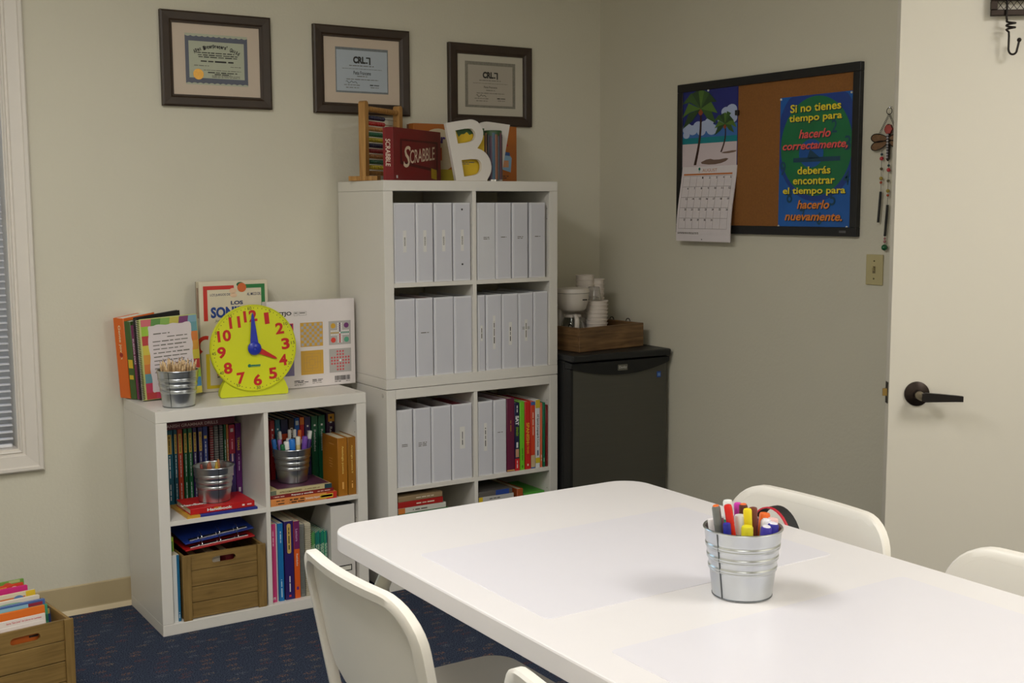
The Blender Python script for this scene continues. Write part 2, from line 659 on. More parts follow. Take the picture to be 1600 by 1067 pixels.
# ------------------------------------------------------------------ ceiling light casings (above the frame)
for i, (lx, ly, lw) in enumerate(TROFFERS):
    t = thing('ceiling_light', ['recessed fluorescent ceiling light nearest the door', 'recessed fluorescent ceiling light left of the table, nearest the window wall', 'recessed fluorescent ceiling light over the camera side of the room, on the left'][i], 'ceiling light', (lx, ly, CEIL))
    m = MB()
    for (x0, x1, y0, y1) in ((-.31, -.285, -.61, .61), (.285, .31, -.61, .61), (-.285, .285, -.61, -.585), (-.285, .285, .585, .61)):
        m.box(x0, x1, y0, y1, -.02, 0)
    m.build('frame', M('fixture_white', (226, 226, 222), 0.4), t, fix=False)
    boxp('diffuser', t, M('diffuser', (250, 246, 235), 0.5, emit=2.0), -.285, .285, -.585, .585, -.012, -.002)
    troffer_lights[i].parent = t
    troffer_lights[i].location = (0, 0, -.025)

# ------------------------------------------------------------------ shelving units
K = 0.765
def shelf_unit(label, x0, z0, boards='horizontal'):
    t = thing('cube_shelf', label, 'shelf', (x0, -0.405, z0), 0, 'white four-cube shelves')
    D = .39
    T = .038
    if boards == 'horizontal':
        boxp('top_panel', t, WHITE, 0, K, 0, D, K-T, K, .0015)
        boxp('bottom_panel', t, WHITE, 0, K, 0, D, 0, T, .0015)
        boxp('side_panel', t, WHITE, 0, T, .0008, D, T+.0006, K-T-.0006, .0012)
        boxp('side_panel', t, WHITE, K-T, K, .0008, D, T+.0006, K-T-.0006, .0012)
    else:
        boxp('side_panel', t, WHITE, 0, T, 0, D, 0, K-.002, .0015)
        boxp('side_panel', t, WHITE, K-T, K, 0, D, 0, K-.002, .0015)
        boxp('top_panel', t, WHITE, T+.0005, K-T-.0005, .0008, D, K-T, K-.002, .0012)
        boxp('bottom_panel', t, WHITE, T+.0005, K-T-.0005, .0008, D, 0, T, .0012)
    c = .3745
    if boards == 'horizontal':
        boxp('divider', t, WHITE, c, c+.016, .002, D, T, K-T, .0006)
        boxp('shelf_board', t, WHITE, T, c, .002, D, c, c+.016, .0006)
        boxp('shelf_board', t, WHITE, c+.016, K-T, .002, D, c, c+.016, .0006)
    else:
        boxp('shelf_board', t, WHITE, T, K-T, .002, D, c, c+.016, .0006)
        boxp('divider', t, WHITE, c, c+.016, .002, D, T, c, .0006)
        boxp('divider', t, WHITE, c, c+.016, .002, D, c+.016, K-T, .0006)
    # screw cover plates
    if boards != 'horizontal':
        for (yy, zz) in ((.03, K-.024), (.03, .022), (.3, K-.024), (.3, .022)):
            m = MB()
            m.lathe([(.009, 0), (.009, .0008), (.0075, .0014)], 18)
            m.build('cover_plate', M('cover_plate', (205, 200, 192), 0.4), t, smooth=True, loc=(0, yy, zz), rot=(0, R(-90), 0))
    else:
        for xx in (.022, K-.022):
            m = MB()
            m.lathe([(.0065, K), (.0065, K+.0006), (.0055, K+.0009)], 16, xx, .03)
            m.build('cover_plate', M('cover_plate', (205, 200, 192), 0.4), t, smooth=True)
    # small shelf pin holes
    m = MB()
    for xx, sg in ((K-T, -1),):
        for zz in (.62, .66, .30, .26):
            m.tube([(xx-.0004, .02, zz), (xx, .02, zz)], .002, 8)
    m.build('pin_holes', INKG, t)
    return t
S2X = .849
shelf_unit('low white cube shelf with the yellow clock on top', 0.0, 0.0)
shelf_unit('white cube shelf at floor level under the shelf of binders, beside the fridge', S2X, 0.0, 'vertical')
shelf_unit('white cube shelf stacked on another, full of binders, letter B on top', S2X, K)

# ------------------------------------------------------------------ binders
def binder(label, x0, x1, z0, y0=-.395, wr=False, marks=None, pages=(222, 220, 212), seed=0, h=.293, lean=0.0):
    w = x1-x0
    t = thing('ring_binder', label, 'binder', (x0, y0, z0), 0, 'white ring binders on the tall shelves')
    m = MB()
    e = .0032
    m.rbox(0, e, .002, .268, 0, h, .0012).rbox(w-e, w, .002, .268, 0, h, .0012).rbox(e*.5, w-e*.5, 0, e, 0, h, .0012)
    m.build('cover', BINDER, t)
    boxp('spine_pocket', t, BINDERW if wr else BINDERP, .008, w-.0035, -.0009, .0006, .006, h-.006, .0005)
    boxp('pages', t, paint(*pages, 0.8), .006, w-.006, .02, .24, .007, h-.012-.01*(seed % 3))
    if marks:
        marks(t, w, h)
    return t
def strip_label(txt=None, zc=.52, l=.08, wd=.013, ang=-90):
    def f(t, w, h):
        o = boxp('spine_label', t, paint(226, 224, 220), w/2-wd/2, w/2+wd/2, -.0014, -.0009, h*zc-l/2, h*zc+l/2)
        if txt:
            text(o, txt, INK, w/2, -.0016, h*zc, .032, .006, ang, .01)
        else:
            dashes(o, INK, [(h*zc-l*.33, h*zc+l*.33, w/2)], -.0016, random.randint(0, 99), vertical=True, th=.004, name='small_print')
    return f
def across_label(zc=.5, wd=.03, rows=2):
    def f(t, w, h):
        dashes(t, INKG, [(w/2-wd/2, w/2+wd/2, h*zc-i*.006) for i in range(rows)], -.0013, random.randint(0, 99), th=.0034)
    return f
def kinder_eyelets(t, w, h):
    strip_label('KINDER')(t, w, h)
    for zz in (.062, h-.025):
        m = MB()
        m.lathe([(.0035, 0), (.0035, .001), (.002, .0015)], 14)
        m.build('eyelet', INK, t, loc=(w/2, -.001, zz), rot=(R(90), 0, 0))
def corner_mark(t, w, h):
    strip_label(None, .55, .085, .022)(t, w, h)
def tape_label(t, w, h):
    strip_label(None, .5, .085, .012)(t, w, h)
    boxp('tape', t, paint(176, 176, 178), w/2-.017, w/2+.017, -.0012, -.0008, h*.53-.006, h*.53+.006)

row = 'row of the tall shelf'
nm = ['leftmost binder', 'second binder from the left', 'third binder from the left', 'rightmost binder']
for i, (a, b) in enumerate([(.892, .983), (.986, 1.057), (1.063, 1.139), (1.144, 1.219)]):
    binder(['wide white binder labelled KINDER, leftmost in the top left compartment', 'white binder labelled KINDER, second from left in the top left compartment',
            'white binder labelled KINDER, third from left in the top left compartment', 'white binder labelled KINDER with two black eyelets on its spine'][i],
           a, b, 1.1555, marks=(kinder_eyelets if i == 3 else strip_label('KINDER')), seed=i)
for i, (a, b) in enumerate([(1.247, 1.33), (1.332, 1.402), (1.407, 1.48), (1.488, 1.562)]):
    binder(['white binder with badly wrinkled spine, top right compartment', 'smooth white binder next to the wrinkled one, top right compartment',
            'white binder third from left in the top right compartment', 'white binder at the right end of the top right compartment'][i],
           a, b, 1.1555, wr=(i == 0), marks=across_label(.55, .026, 2 if i in (0, 2) else 1), seed=i+1)
for i, (a, b) in enumerate([(.89, .978), (.981, 1.053), (1.058, 1.141), (1.144, 1.222)]):
    binder(['blank white binder, leftmost in the second row from the top', 'white binder with a small horizontal label, second row left compartment',
            'blank white binder third from left, second row left compartment', 'blank white binder against the divider, second row left compartment'][i],
           a, b, .803, marks=across_label(.56, .034, 1) if i == 1 else None, seed=i+2, pages=(200, 90, 80) if i == 1 else (222, 220, 212))
for i, (a, b) in enumerate([(1.247, 1.282), (1.286, 1.356), (1.359, 1.432), (1.435, 1.503), (1.506, 1.574)]):
    binder(['thin white binder, leftmost in the second row right compartment', 'white binder with a long vertical label beside the thin binder',
            'white binder with a short vertical label, middle of the second row right compartment', 'white binder with grey tape across its spine label',
            'blank white binder at the right end of the second row'][i],
           a, b, .803, marks=[strip_label(None, .5, .06, .01), strip_label(None, .5, .13, .011), strip_label(None, .47, .09, .014), tape_label, None][i], seed=i, h=.296 if i == 4 else .293)
for i, (a, b) in enumerate([(.893, .96), (.965, 1.038), (1.041, 1.126), (1.13, 1.219)]):
    binder(['white binder with creased spine, leftmost in the third row', 'white binder with two lines of label, second in the third row',
            'plain white binder, third from left in the third row', 'wide white binder with a torn vertical label, third row'][i],
           a, b, .3905, wr=(i == 0), marks=[across_label(.55, .026, 2), across_label(.55, .036, 3), None, corner_mark][i], pages=[(120, 122, 126), (150, 90, 100), (120, 40, 45), (150, 60, 70)][i], seed=i)
for i, (a, b) in enumerate([(1.244, 1.313), (1.317, 1.376)]):
    binder(['white binder left of the other one beside the coloured books, third row', 'white binder touching the maroon book in the third row'][i],
           a, b, .3905, marks=[strip_label(None, .52, .11, .014), across_label(.56, .024, 1)][i], pages=[(190, 186, 180), (190, 70, 110)][i], seed=i)

# ------------------------------------------------------------------ books
def book(label, loc, t, d, h, col, name='book', rot=(0, 0, 0), marks=None, soft=False, group=None, pages=None, cat='book', cmat=None, lip=.003):
    """stands with its spine to -y: x in +-t/2, y in 0..d, z in 0..h"""
    o = thing(name, label, cat, loc, 0, group, rot)
    c = cmat or paint(*col, 0.4)
    b = .0012 if soft else .0024
    b = min(b, t*.2)
    m = MB()
    m.rbox(-t/2, -t/2+b, .001, d, 0, h, b*.4, 1).rbox(t/2-b, t/2, .001, d, 0, h, b*.4, 1).rbox(-t/2+b*.2, t/2-b*.2, 0, b, 0, h, b*.4, 1)
    m.build('cover', c, o, smooth=True)
    l = .0006 if soft else lip
    boxp('pages', o, pages or CREAM, -t/2+b, t/2-b, b, d-l, l, h-l)
    if marks:
        marks(o, t, h)
    return o
def spine_text(s, col, zc=.5, ln=.6, hh=.5, ang=90, bold=.015, extra=None):
    def f(o, t, h):
        if s:
            text(o, s, paint(*col), 0, -.0006, h*zc, h*ln, t*hh, ang, bold)
        if extra:
            for e in extra:
                e(o, t, h)
    return f
def spine_small(col, z0, z1, wd=.25, off=0.0):
    def f(o, t, h):
        dashes(o, paint(*col), [(h*z0, h*z1, t*off)], -.0006, random.randint(0, 99), vertical=True, th=max(t*wd, .0025))
    return f
def spine_band(col, z0, z1, w0=-.5, w1=.5, nm='spine_band', yy=-.0004):
    def f(o, t, h):
        m = MB()
        m.rect(t*w0, t*w1, h*z0, h*z1, yy)
        m.build(nm, paint(*col), o, fix=False)
    return f
def multi(*fs):
    def f(o, t, h):
        for q in fs:
            q(o, t, h)
    return f

# --- third row, right: coloured books
G3 = 'coloured books beside the binders'
Y3 = -.395
def b3(label, a, b, h, col, marks=None, **k):
    return book(label, ((a+b)/2, Y3, .3905), b-a-.0006, .21, h, col, marks=marks, group=G3, **k)
b3('thick maroon hardback between the last binder and a navy book', 1.378, 1.414, .294, (104, 28, 62), multi(spine_small((168, 120, 60), .55, .7, .15), spine_band((220, 170, 90), .01, .025)))
b3('navy book with large white letters and a red foot on the spine', 1.415, 1.4375, .273, (24, 26, 66), multi(
    spine_text('SAT', (235, 235, 235), .74, .14, .72, bold=.05), spine_text('SPANISH', (150, 190, 40), .58, .13, .5), spine_small((220, 220, 225), .86, .96, .2),
    spine_band((200, 30, 36), 0, .18), spine_band((200, 150, 120), .2, .32, -.35, .35), spine_small((230, 230, 230), .34, .42, .4), spine_small((240, 220, 220), .04, .15, .2)))
b3('bright lime green book standing right of the navy one', 1.439, 1.4615, .275, (112, 200, 40), multi(spine_small((60, 120, 20), .14, .32, .2), spine_small((60, 120, 20), .03, .07, .3)))
b3('bright red book with yellow lettering down the spine', 1.463, 1.4905, .273, (206, 34, 30), multi(spine_text('SPANISH', (236, 176, 50), .54, .3, .55, bold=.03), spine_text('VERB TENSES', (236, 176, 50), .33, .2, .3), spine_small((240, 220, 200), .05, .08, .3)))
b3('orange-red book with a blue top between red and white books', 1.4915, 1.512, .27, (214, 66, 34), multi(spine_band((60, 96, 160), .95, 1), spine_band((206, 180, 140), .02, .2), spine_band((60, 96, 160), 0, .02), spine_small((240, 200, 180), .5, .86, .25)))
b3('white paperback with a yellow band, among the coloured books', 1.5135, 1.5355, .276, (220, 222, 224), multi(spine_band((214, 186, 50), .88, 1), spine_text('AP Spanish Language & Culture', (50, 52, 60), .55, .48, .5), spine_band((214, 190, 40), .07, .15), spine_small((70, 80, 110), .18, .26, .35)))
b3('thin salmon-orange book next to the green one', 1.5365, 1.547, .262, (226, 110, 74), spine_small((240, 220, 200), .1, .2, .3))
b3('dark green book next to the last dark red book', 1.548, 1.561, .262, (22, 112, 78), spine_small((150, 200, 180), .08, .14, .4))
book('dark red hardback at the right end, leaning on the side panel', (1.5685, Y3, .3905), .0115, .2, .251, (112, 18, 22), marks=multi(spine_text('SPANISH', (170, 70, 66), .82, .2, .5), spine_small((170, 70, 66), .1, .5, .2)), group=G3)

# --- bottom row of the tall shelf: lying stacks, half hidden by the table
G4 = 'books lying in the bottom compartments'
def lying(label, x1, z, L, t, d, col, marks=None, y=-.40, rz=0.0, group=G4, **k):
    """flat book, spine to the front, from x1-L to x1"""
    return book(label, (x1, y, z+t/2), t, d, L, col, rot=(0, R(-90), rz), marks=marks, group=group, **k)
z = .038
st = [(.21, .042, (190, 150, 90), 'tan book at the bottom of the pile in the bottom left compartment'), (.23, .045, (40, 90, 60), 'green book in the pile in the bottom left compartment'),
      (.215, .042, (60, 70, 120), 'blue book low in the pile in the bottom left compartment'), (.22, .045, (150, 120, 90), 'brown book in the pile in the bottom left compartment'),
      (.225, .040, (210, 205, 190), 'cream book in the pile in the bottom left compartment'), (.215, .036, (60, 120, 70), 'green and white book half hidden by the table edge'),
      (.205, .021, (206, 206, 196), 'pale book with orange end, below the red one'), (.192, .023, (170, 34, 30), 'red book near the top of the lower left pile'), (.19, .020, (150, 128, 96), 'tan book on top of the lower left pile')]
for i, (l, tt, c, lb) in enumerate(st):
    mk = spine_small((230, 220, 200), .2, .6, .2)
    if i == 6:
        mk = multi(spine_band((206, 120, 50), .86, 1), spine_small((90, 80, 70), .4, .7, .25))
    lying(lb, .892+l, z, l, tt, .22, c, mk)
    z += tt+.0004
lying('thin navy book at the very top of the lower left pile', .892+.16, z, .16, .010, .2, (34, 50, 84), y=-.33)
z = .038
st = [(.17, .05, (90, 60, 50), 'brown book at the bottom of the pile in the bottom right compartment'), (.175, .05, (200, 190, 170), 'cream book in the pile in the bottom right compartment'),
      (.17, .05, (60, 80, 60), 'dark green book in the pile in the bottom right compartment'), (.17, .05, (170, 60, 60), 'red book in the pile in the bottom right compartment'),
      (.165, .046, (120, 30, 30), 'dark red book below the grey one, bottom right compartment'), (.162, .020, (192, 190, 186), 'grey-white book with a yellow end, bottom right compartment'),
      (.155, .02, (96, 92, 88), 'dark grey book with blue label on top of the bottom right pile')]
for i, (l, tt, c, lb) in enumerate(st):
    mk = spine_small((230, 220, 200), .3, .6, .2)
    if i == 5:
        mk = multi(spine_band((224, 190, 40), .89, 1), spine_small((60, 60, 60), .4, .7, .2))
    if i == 6:
        mk = spine_band((40, 70, 150), .1, .5)
    lying(lb, 1.244+l, z, l, tt, .22, c, mk)
    z += tt+.0004
book('orange-brown book standing beside the pile, bottom right compartment', (1.452, -.375, .038), .028, .2, .272, (176, 84, 36), group=G4)
z = .038
for i, (tt, c, lb) in enumerate([(.07, (80, 84, 96), 'thick grey book under the green ones, bottom right compartment'), (.07, (120, 100, 80), 'thick brown book under the green ones, bottom right compartment'), (.06, (60, 90, 70), 'dark green book third from the bottom beside the orange-brown book'), (.026, (70, 160, 50), 'bright green book on top, right end of the bottom right compartment'), (.022, (84, 170, 60), 'topmost bright green book at the right end of the bottom right compartment')]):
    lying(lb, 1.572, z, .1, tt, .2, c, y=-.372)
    z += tt+.0004

# --- low shelf, upper left: workbooks at the back
GU = 'workbooks in the upper left cube of the low shelf'
yb = -.18
sp = [(.096, .123, (14, 92, 112)), (.125, .138, (16, 88, 104)), (.139, .157, (178, 62, 34)), (.160, .174, (24, 92, 52)), (.176, .192, (26, 96, 60)), (.194, .208, (52, 38, 92)), (.213, .229, (46, 40, 100)), (.231, .248, (34, 52, 120))]
lbs = ['wide teal workbook, leftmost at the back of the upper left cube', 'narrow teal workbook beside the rust-red one', 'rust-red workbook between teal and green workbooks', 'dark green workbook right of the rust-red one',
       'second green workbook, left of the purple ones', 'purple workbook right of the greens', 'second purple workbook, left of the blue one', 'blue workbook left of the spiral notebooks']
for (a, b, c), lb in zip(sp, lbs):
    mk = multi(spine_band((198, 164, 70), .68, .94, -.3, .3, yy=-.0003), spine_small((60, 50, 20), .7, .92, .14), spine_small((220, 225, 225), .36, .66, .14), spine_small((220, 225, 225), .06, .28, .14))
    if b == .248:
        mk = multi(spine_small((214, 216, 222), .45, .8, .2), spine_band((200, 170, 80), .84, .88, -.3, .3))
    book(lb, ((a+b)/2, yb, .3905), b-a-.0008, .16, .268, c, marks=mk, soft=True, group=GU)
def spiral_spine(o, t, h, col=(196, 196, 190), n=30, r=None):
    m = MB()
    r = r or t*.5
    for k in range(n):
        z = h*(.03+.94*k/(n-1))
        m.tube([(r*math.cos(a), r*.9*math.sin(a)+.001, z+.0012*a/6.3) for a in [i*2*PI/8 for i in range(8)]], .0011, 4, closed=True)
    return m.build('coil', M('coil_%d' % col[0], col, 0.3, metal=0.4), o, smooth=True)
for i, (a, b) in enumerate([(.255, .269), (.271, .287), (.290, .304)]):
    book(['leftmost of three spiral notebooks at the back of the upper left cube', 'middle of three spiral notebooks at the back of the upper left cube', 'rightmost of three spiral notebooks at the back of the upper left cube'][i],
         ((a+b)/2, yb, .3905), b-a-.001, .16, .268, [(120, 24, 34), (96, 96, 96), (80, 84, 86)][i], name='spiral_notebook', cat='notebook', soft=True, group='spiral notebooks', marks=lambda o, t, h: spiral_spine(o, t, h))
for a, b, c, lb, tx in [(.307, .316, (20, 92, 56), 'thin green workbook right of the spiral notebooks', None), (.3165, .325, (190, 120, 60), 'thin tan workbook beside the magenta book', None),
                        (.326, .348, (168, 34, 66), 'magenta-red textbook near the right of the upper left cube', 1), (.350, .372, (92, 24, 104), 'purple book with a yellow title, rightmost at the back of the upper left cube', 2)]:
    mk = spine_small((210, 215, 210), .2, .8, .25)
    if tx == 1:
        mk = multi(spine_band((60, 40, 110), 0, .6), spine_band((170, 36, 66), .6, 1, yy=-.0003), spine_small((230, 200, 210), .3, .6, .3), spine_band((230, 220, 224), .9, .95, -.25, .25, yy=-.0006), spine_small((230, 160, 180), .66, .8, .3))
    if tx == 2:
        mk = multi(spine_text('TEMAS', (220, 190, 60), .72, .18, .42), spine_small((200, 170, 210), .35, .58, .18), spine_small((220, 210, 220), .06, .12, .4))
    book(lb, ((a+b)/2, yb, .3905), b-a-.0008, .16, .268 if tx != 1 else .265, c, marks=mk, soft=True, group=GU)
book('teal workbook hidden behind the left post of the low shelf', (.074, yb, .3905), .03, .16, .268, (14, 88, 108), soft=True, group=GU)
lying('maroon book lying flat on top of the row of workbooks', .348, .6592, .27, .026, .16, (92, 24, 44), spine_text('SPANISH GRAMMAR DRILLS', (206, 180, 176), .6, .74, .42, bold=.01), y=-.182, group=GU)

# --- low shelf, upper left: front pile
GF = 'books lying at the front of the low shelf'
o = lying('thin blue and yellow book under the red handbook', .345, .3905, .248, .009, .19, (42, 52, 140), spine_band((206, 156, 52), .82, 1.0), y=-.400, group=GF)
m = MB()
m.box(-.0046, .0046, -.0002, .19, .2035, .2482)
m.build('yellow_strip', paint(206, 156, 52), o, fix=False)
def handbook(o, t, h):
    text(o, 'Handbook', paint(240, 236, 226), 0, -.0006, h*.55, .088, t*.46, 90, .04)
    text(o, 'HOLT', paint(240, 190, 60), t*.2, -.0006, h*.58, .026, t*.22, 90, .03)
    spine_small((240, 220, 210), .16, .2, .35)(o, t, h)
    spine_small((240, 190, 190), .05, .12, .3)(o, t, h)
    q = text(o, 'Handbook', paint(236, 232, 224), 0, 0, 0, .1, .026, 0, .04)
    q.rotation_euler = (R(90), 0, R(90))
    q.location = (t/2+.0008, .055, h*.84)
    q.rotation_euler = Euler((R(90), R(90), R(90)))
o = lying('thick red handbook lying under the galvanised bucket', .338, .3998, .227, .021, .16, (190, 26, 28), handbook, y=-.39, group=GF)

# --- low shelf, upper right
GR = 'textbooks in the upper right cube of the low shelf'
yb = -.218
sp = [(.447, .466, (120, 20, 24), 'Realidades', 'dark red textbook at the left of the upper right cube'), (.467, .486, (146, 24, 26), 'Realidades', 'brighter red textbook, second in the upper right cube'),
      (.487, .508, (20, 88, 108), 'Realidades', 'teal textbook in the upper right cube behind the markers'), (.509, .538, (26, 28, 62), None, 'dark textbook with an orange-red patch behind the markers'),
      (.539, .562, (48, 30, 26), 'DESCUBRE', 'dark brown book with pale capitals on its spine, behind the markers'), (.563, .583, (26, 84, 160), None, 'bright blue textbook behind the markers'), (.584, .601, (176, 28, 28), None, 'red textbook with an orange top behind the markers'),
      (.602, .627, (44, 34, 84), 'Realidades', 'navy textbook right of the red one, behind the marker bucket'), (.629, .656, (14, 84, 54), 'Realidades', 'dark green textbook, left of its twin behind the golden books'),
      (.657, .685, (16, 88, 58), 'Realidades', 'dark green textbook, right of its twin behind the golden books'), (.690, .725, (50, 20, 54), 'Realidades', 'dark purple textbook with a gold square at the top of its spine')]
for i, (a, b, c, tx, lb) in enumerate(sp):
    mk = []
    if tx == 'Realidades':
        mk += [spine_text('Realidades', (196, 200, 196), .66, .3, .3 if i > 6 else .32, bold=.01), spine_band((206, 208, 204), .86, .885, -.14, .14)]
    elif tx:
        mk += [spine_text(tx, (220, 214, 200), .72, .3, .42, bold=.02)]
    if i == 3:
        mk += [spine_band((206, 74, 34), .62, .8), spine_band((14, 14, 18), .3, .72, -.3, .3, yy=-.0006)]
    if i == 5:
        mk += [spine_band((190, 200, 200), .9, .96, -.3, .3), spine_small((210, 220, 230), .5, .75, .4)]
    if i == 6:
        mk += [spine_band((206, 110, 30), .9, 1), spine_band((220, 200, 190), .64, .7, -.35, .35)]
    if i == 10:
        mk += [spine_band((196, 140, 44), .88, .985, -.3, .42), spine_band((60, 50, 40), .92, .95, -.1, .15, yy=-.0006)]
    book(lb, ((a+b)/2, yb, .3905), b-a-.001, .19, .272 if i != 10 else .278, c, marks=multi(*mk) if mk else None, group=GR)
for i, (a, b) in enumerate([(.655, .6925), (.6945, .7265)]):
    def mk(o, t, h, i=i):
        text(o, 'Antologia poetica' if i == 0 else 'Antologia poetica II', paint(238, 206, 110), 0, -.0008, h*.62, h*.48, t*.24, 90, .01)
        spine_small((226, 170, 90), .12, .24, .2)(o, t, h)
        if i == 0:
            m = MB()
            for (yy, zz, l) in ((.03, .185, .045), (.045, .13, .03), (.05, .12, .026), (.045, .11, .03), (.05, .1, .02)):
                m.add([(-t/2-.0006, yy, zz), (-t/2-.0006, yy+l, zz), (-t/2-.0006, yy+l, zz+.003), (-t/2-.0006, yy, zz+.003)], [(0, 1, 2, 3)])
            m.build('cover_print', paint(206, 150, 80), o, fix=False)
    book(['golden brown hardback, left of the pair at the front of the upper right cube', 'golden brown hardback, right of the pair at the front of the upper right cube'][i],
         ((a+b)/2, -.392, .3905), b-a, .135, .214, [(166, 106, 22), (150, 98, 22)][i], marks=mk, group='golden hardbacks')
lying('orange book at the bottom of the pile in the upper right cube', .6435, .3905, .251, .025, .17, (224, 142, 74), multi(
    spine_band((200, 48, 34), 0, .16), spine_band((226, 190, 60), .06, .26, -.3, .3, yy=-.0006), spine_text('linguistica hispanica', (240, 232, 220), .36, .24, .4, bold=.02), spine_small((60, 40, 30), .07, .24, .3), spine_small((90, 56, 30), .5, .72, .22, .15), spine_small((90, 56, 30), .5, .72, .22, -.2), spine_small((90, 56, 30), .8, .92, .18, .2), spine_small((90, 56, 30), .8, .92, .18, -.2)), y=-.402, group=GF, soft=True)
lying('thin dark red book lying between the orange and the cream books', .634, .4157, .242, .0125, .17, (128, 30, 30), multi(spine_text('Repase y escriba', (240, 236, 230), .5, .34, .55, bold=.03), spine_small((220, 180, 170), .78, .95, .3), spine_small((220, 180, 170), .06, .26, .3)), y=-.397, group=GF, soft=True)
o = lying('cream book with a dark green end lying directly under the marker bucket', .628, .4284, .232, .016, .17, (200, 186, 140), multi(spine_text('APROXIMACIONES', (120, 100, 60), .68, .36, .4), spine_band((34, 66, 76), 0, .12), spine_band((104, 112, 92), .91, 1), spine_small((150, 130, 90), .2, .45, .2)), y=-.394, group=GF, soft=True)
m = MB()
m.box(.0078, .0092, .014, .165, .004, .2)
m.build('front_cover_picture', M('cover_collage', (88, 46, 70), 0.35, noise=0.6, nscale=60), o, fix=False)

# --- low shelf, lower left
GL = 'thin books left of the crate'
book('pale green thin book beside the post in the lower left cube', (.0475, -.335, .038), .013, .26, .277, (168, 196, 90), marks=multi(spine_band((232, 234, 220), .3, 1, -.5, .1), spine_band((90, 130, 60), .82, .95, -.3, .3)), soft=True, group=GL)
book('lime green thin book against the crate in the lower left cube', (.0615, -.33, .038), .012, .26, .279, (174, 206, 60), marks=multi(spine_band((92, 140, 60), .8, .95, -.4, .3)), soft=True, group=GL)
book('thin white and blue book in front of the lime one, left of the crate', (.055, -.388, .038), .024, .05, .232, (214, 216, 214), marks=multi(spine_band((24, 100, 140), 0, 1, .12, .5), spine_text('Spanish Verbs', (220, 228, 232), .75, .34, .16), spine_small((210, 225, 232), .05, .14, .12, .3)), soft=True, group=GL)

# --- wooden crates
def crate_front(parent, name, x0, x1, y0, y1, z0, z1, hole=True):
    """four slats; the top one has a rounded hand hole"""
    n = 4
    hh = (z1-z0)/n
    for k in range(n):
        a, b = z0+k*hh+.0012, z0+(k+1)*hh-.0012
        if k == n-1 and hole:
            cx = (x0+x1)/2
            cz = (a+b)/2-.002
            w, r = .042, .011
            lp = [(x0, a), (x1, a), (x1, b), (x0, b)]
            hl = []
            for i in range(9):
                an = -PI/2+PI*i/8
                hl.append((cx+w-r+r*math.cos(an), cz+r*math.sin(an)))
            for i in range(9):
                an = PI/2+PI*i/8
                hl.append((cx-w+r+r*math.cos(an), cz+r*math.sin(an)))
            me = fillcurve([lp, hl], y1-y0)
            meshobj('slat', me, CRATEW, parent, loc=(0, (y0+y1)/2, 0))
        else:
            boxp('slat', parent, CRATEW, x0, x1, y0, y1, a, b, .0012)
def crate(label, loc, rotz, W, Dp, H, group, post=.03):
    t = thing('wooden_crate', label, 'crate', loc, rotz, group)
    th = .009
    for yy0, yy1, py0, py1 in ((th, 2*th, 0, th), (Dp-2*th, Dp-th, Dp-th, Dp)):
        crate_front(t, 'slat', .004, W-.004, yy0, yy1, .002, H)
        boxp('post', t, CRATEV, 0, post, py0, py1, 0, H+.001, .0015)
        boxp('post', t, CRATEV, W-post, W, py0, py1, 0, H+.001, .0015)
    for x0 in (.004, W-.004-th):
        for k in range(4):
            hh = (H-.002)/4
            boxp('side_slat', t, wood('crate_wood_side', (118, 92, 46), (150, 120, 66), along='y'), x0, x0+th, 2*th, Dp-2*th, .002+k*hh+.0008, .002+(k+1)*hh-.0008, .0012)
    boxp('bottom_board', t, CRATEW, .004+th, W-.004-th, 2*th, Dp-2*th, .004, .012)
    return t
crate('wooden crate with hand hole in the lower left cube, holding binders', (.0725, -.404, .038), 0, .296, .33, .226, 'slatted wooden crates')
def ring_folder(label, loc, rot, col, ringside=True):
    t = thing('open_ring_binder', label, 'binder', loc, 0, None, rot)
    c = paint(*col, 0.35)
    boxp('cover', t, c, 0, .25, 0, .24, 0, .004, .001)
    boxp('ring_plate', t, CHROME, .02, .23, .012, .028, .004, .007, .001)
    for x in (.06, .125, .19):
        m = MB()
        m.tube([(x, .02+.02*math.cos(a), .006+.02*math.sin(a)) for a in [PI*i/10 for i in range(11)]], .0013, 6)
        m.build('ring', CHROME, t, smooth=True)
    return t
boxp_b = M('folder_red', (176, 24, 26), 0.35)
ring_folder('red open ring binder lying in the crate under the blue one', (.095, -.375, .272), (R(3), R(-3), R(2)), (176, 24, 26))
ring_folder('blue open ring binder lying tilted on top of the crate', (.098, -.362, .292), (R(7), R(-4), R(3)), (32, 60, 150))
for i, (xx, c, lb) in enumerate([(.14, (120, 24, 26), 'dark red folder standing inside the crate of the lower left cube'), (.2, (206, 196, 180), 'cream folder standing inside the crate of the lower left cube'), (.25, (110, 20, 30), 'maroon folder standing inside the crate of the lower left cube')]):
    book(lb, (xx, -.37, .05), .03, .24, .19, c, name='folder', cat='folder', group='folders inside the crate')

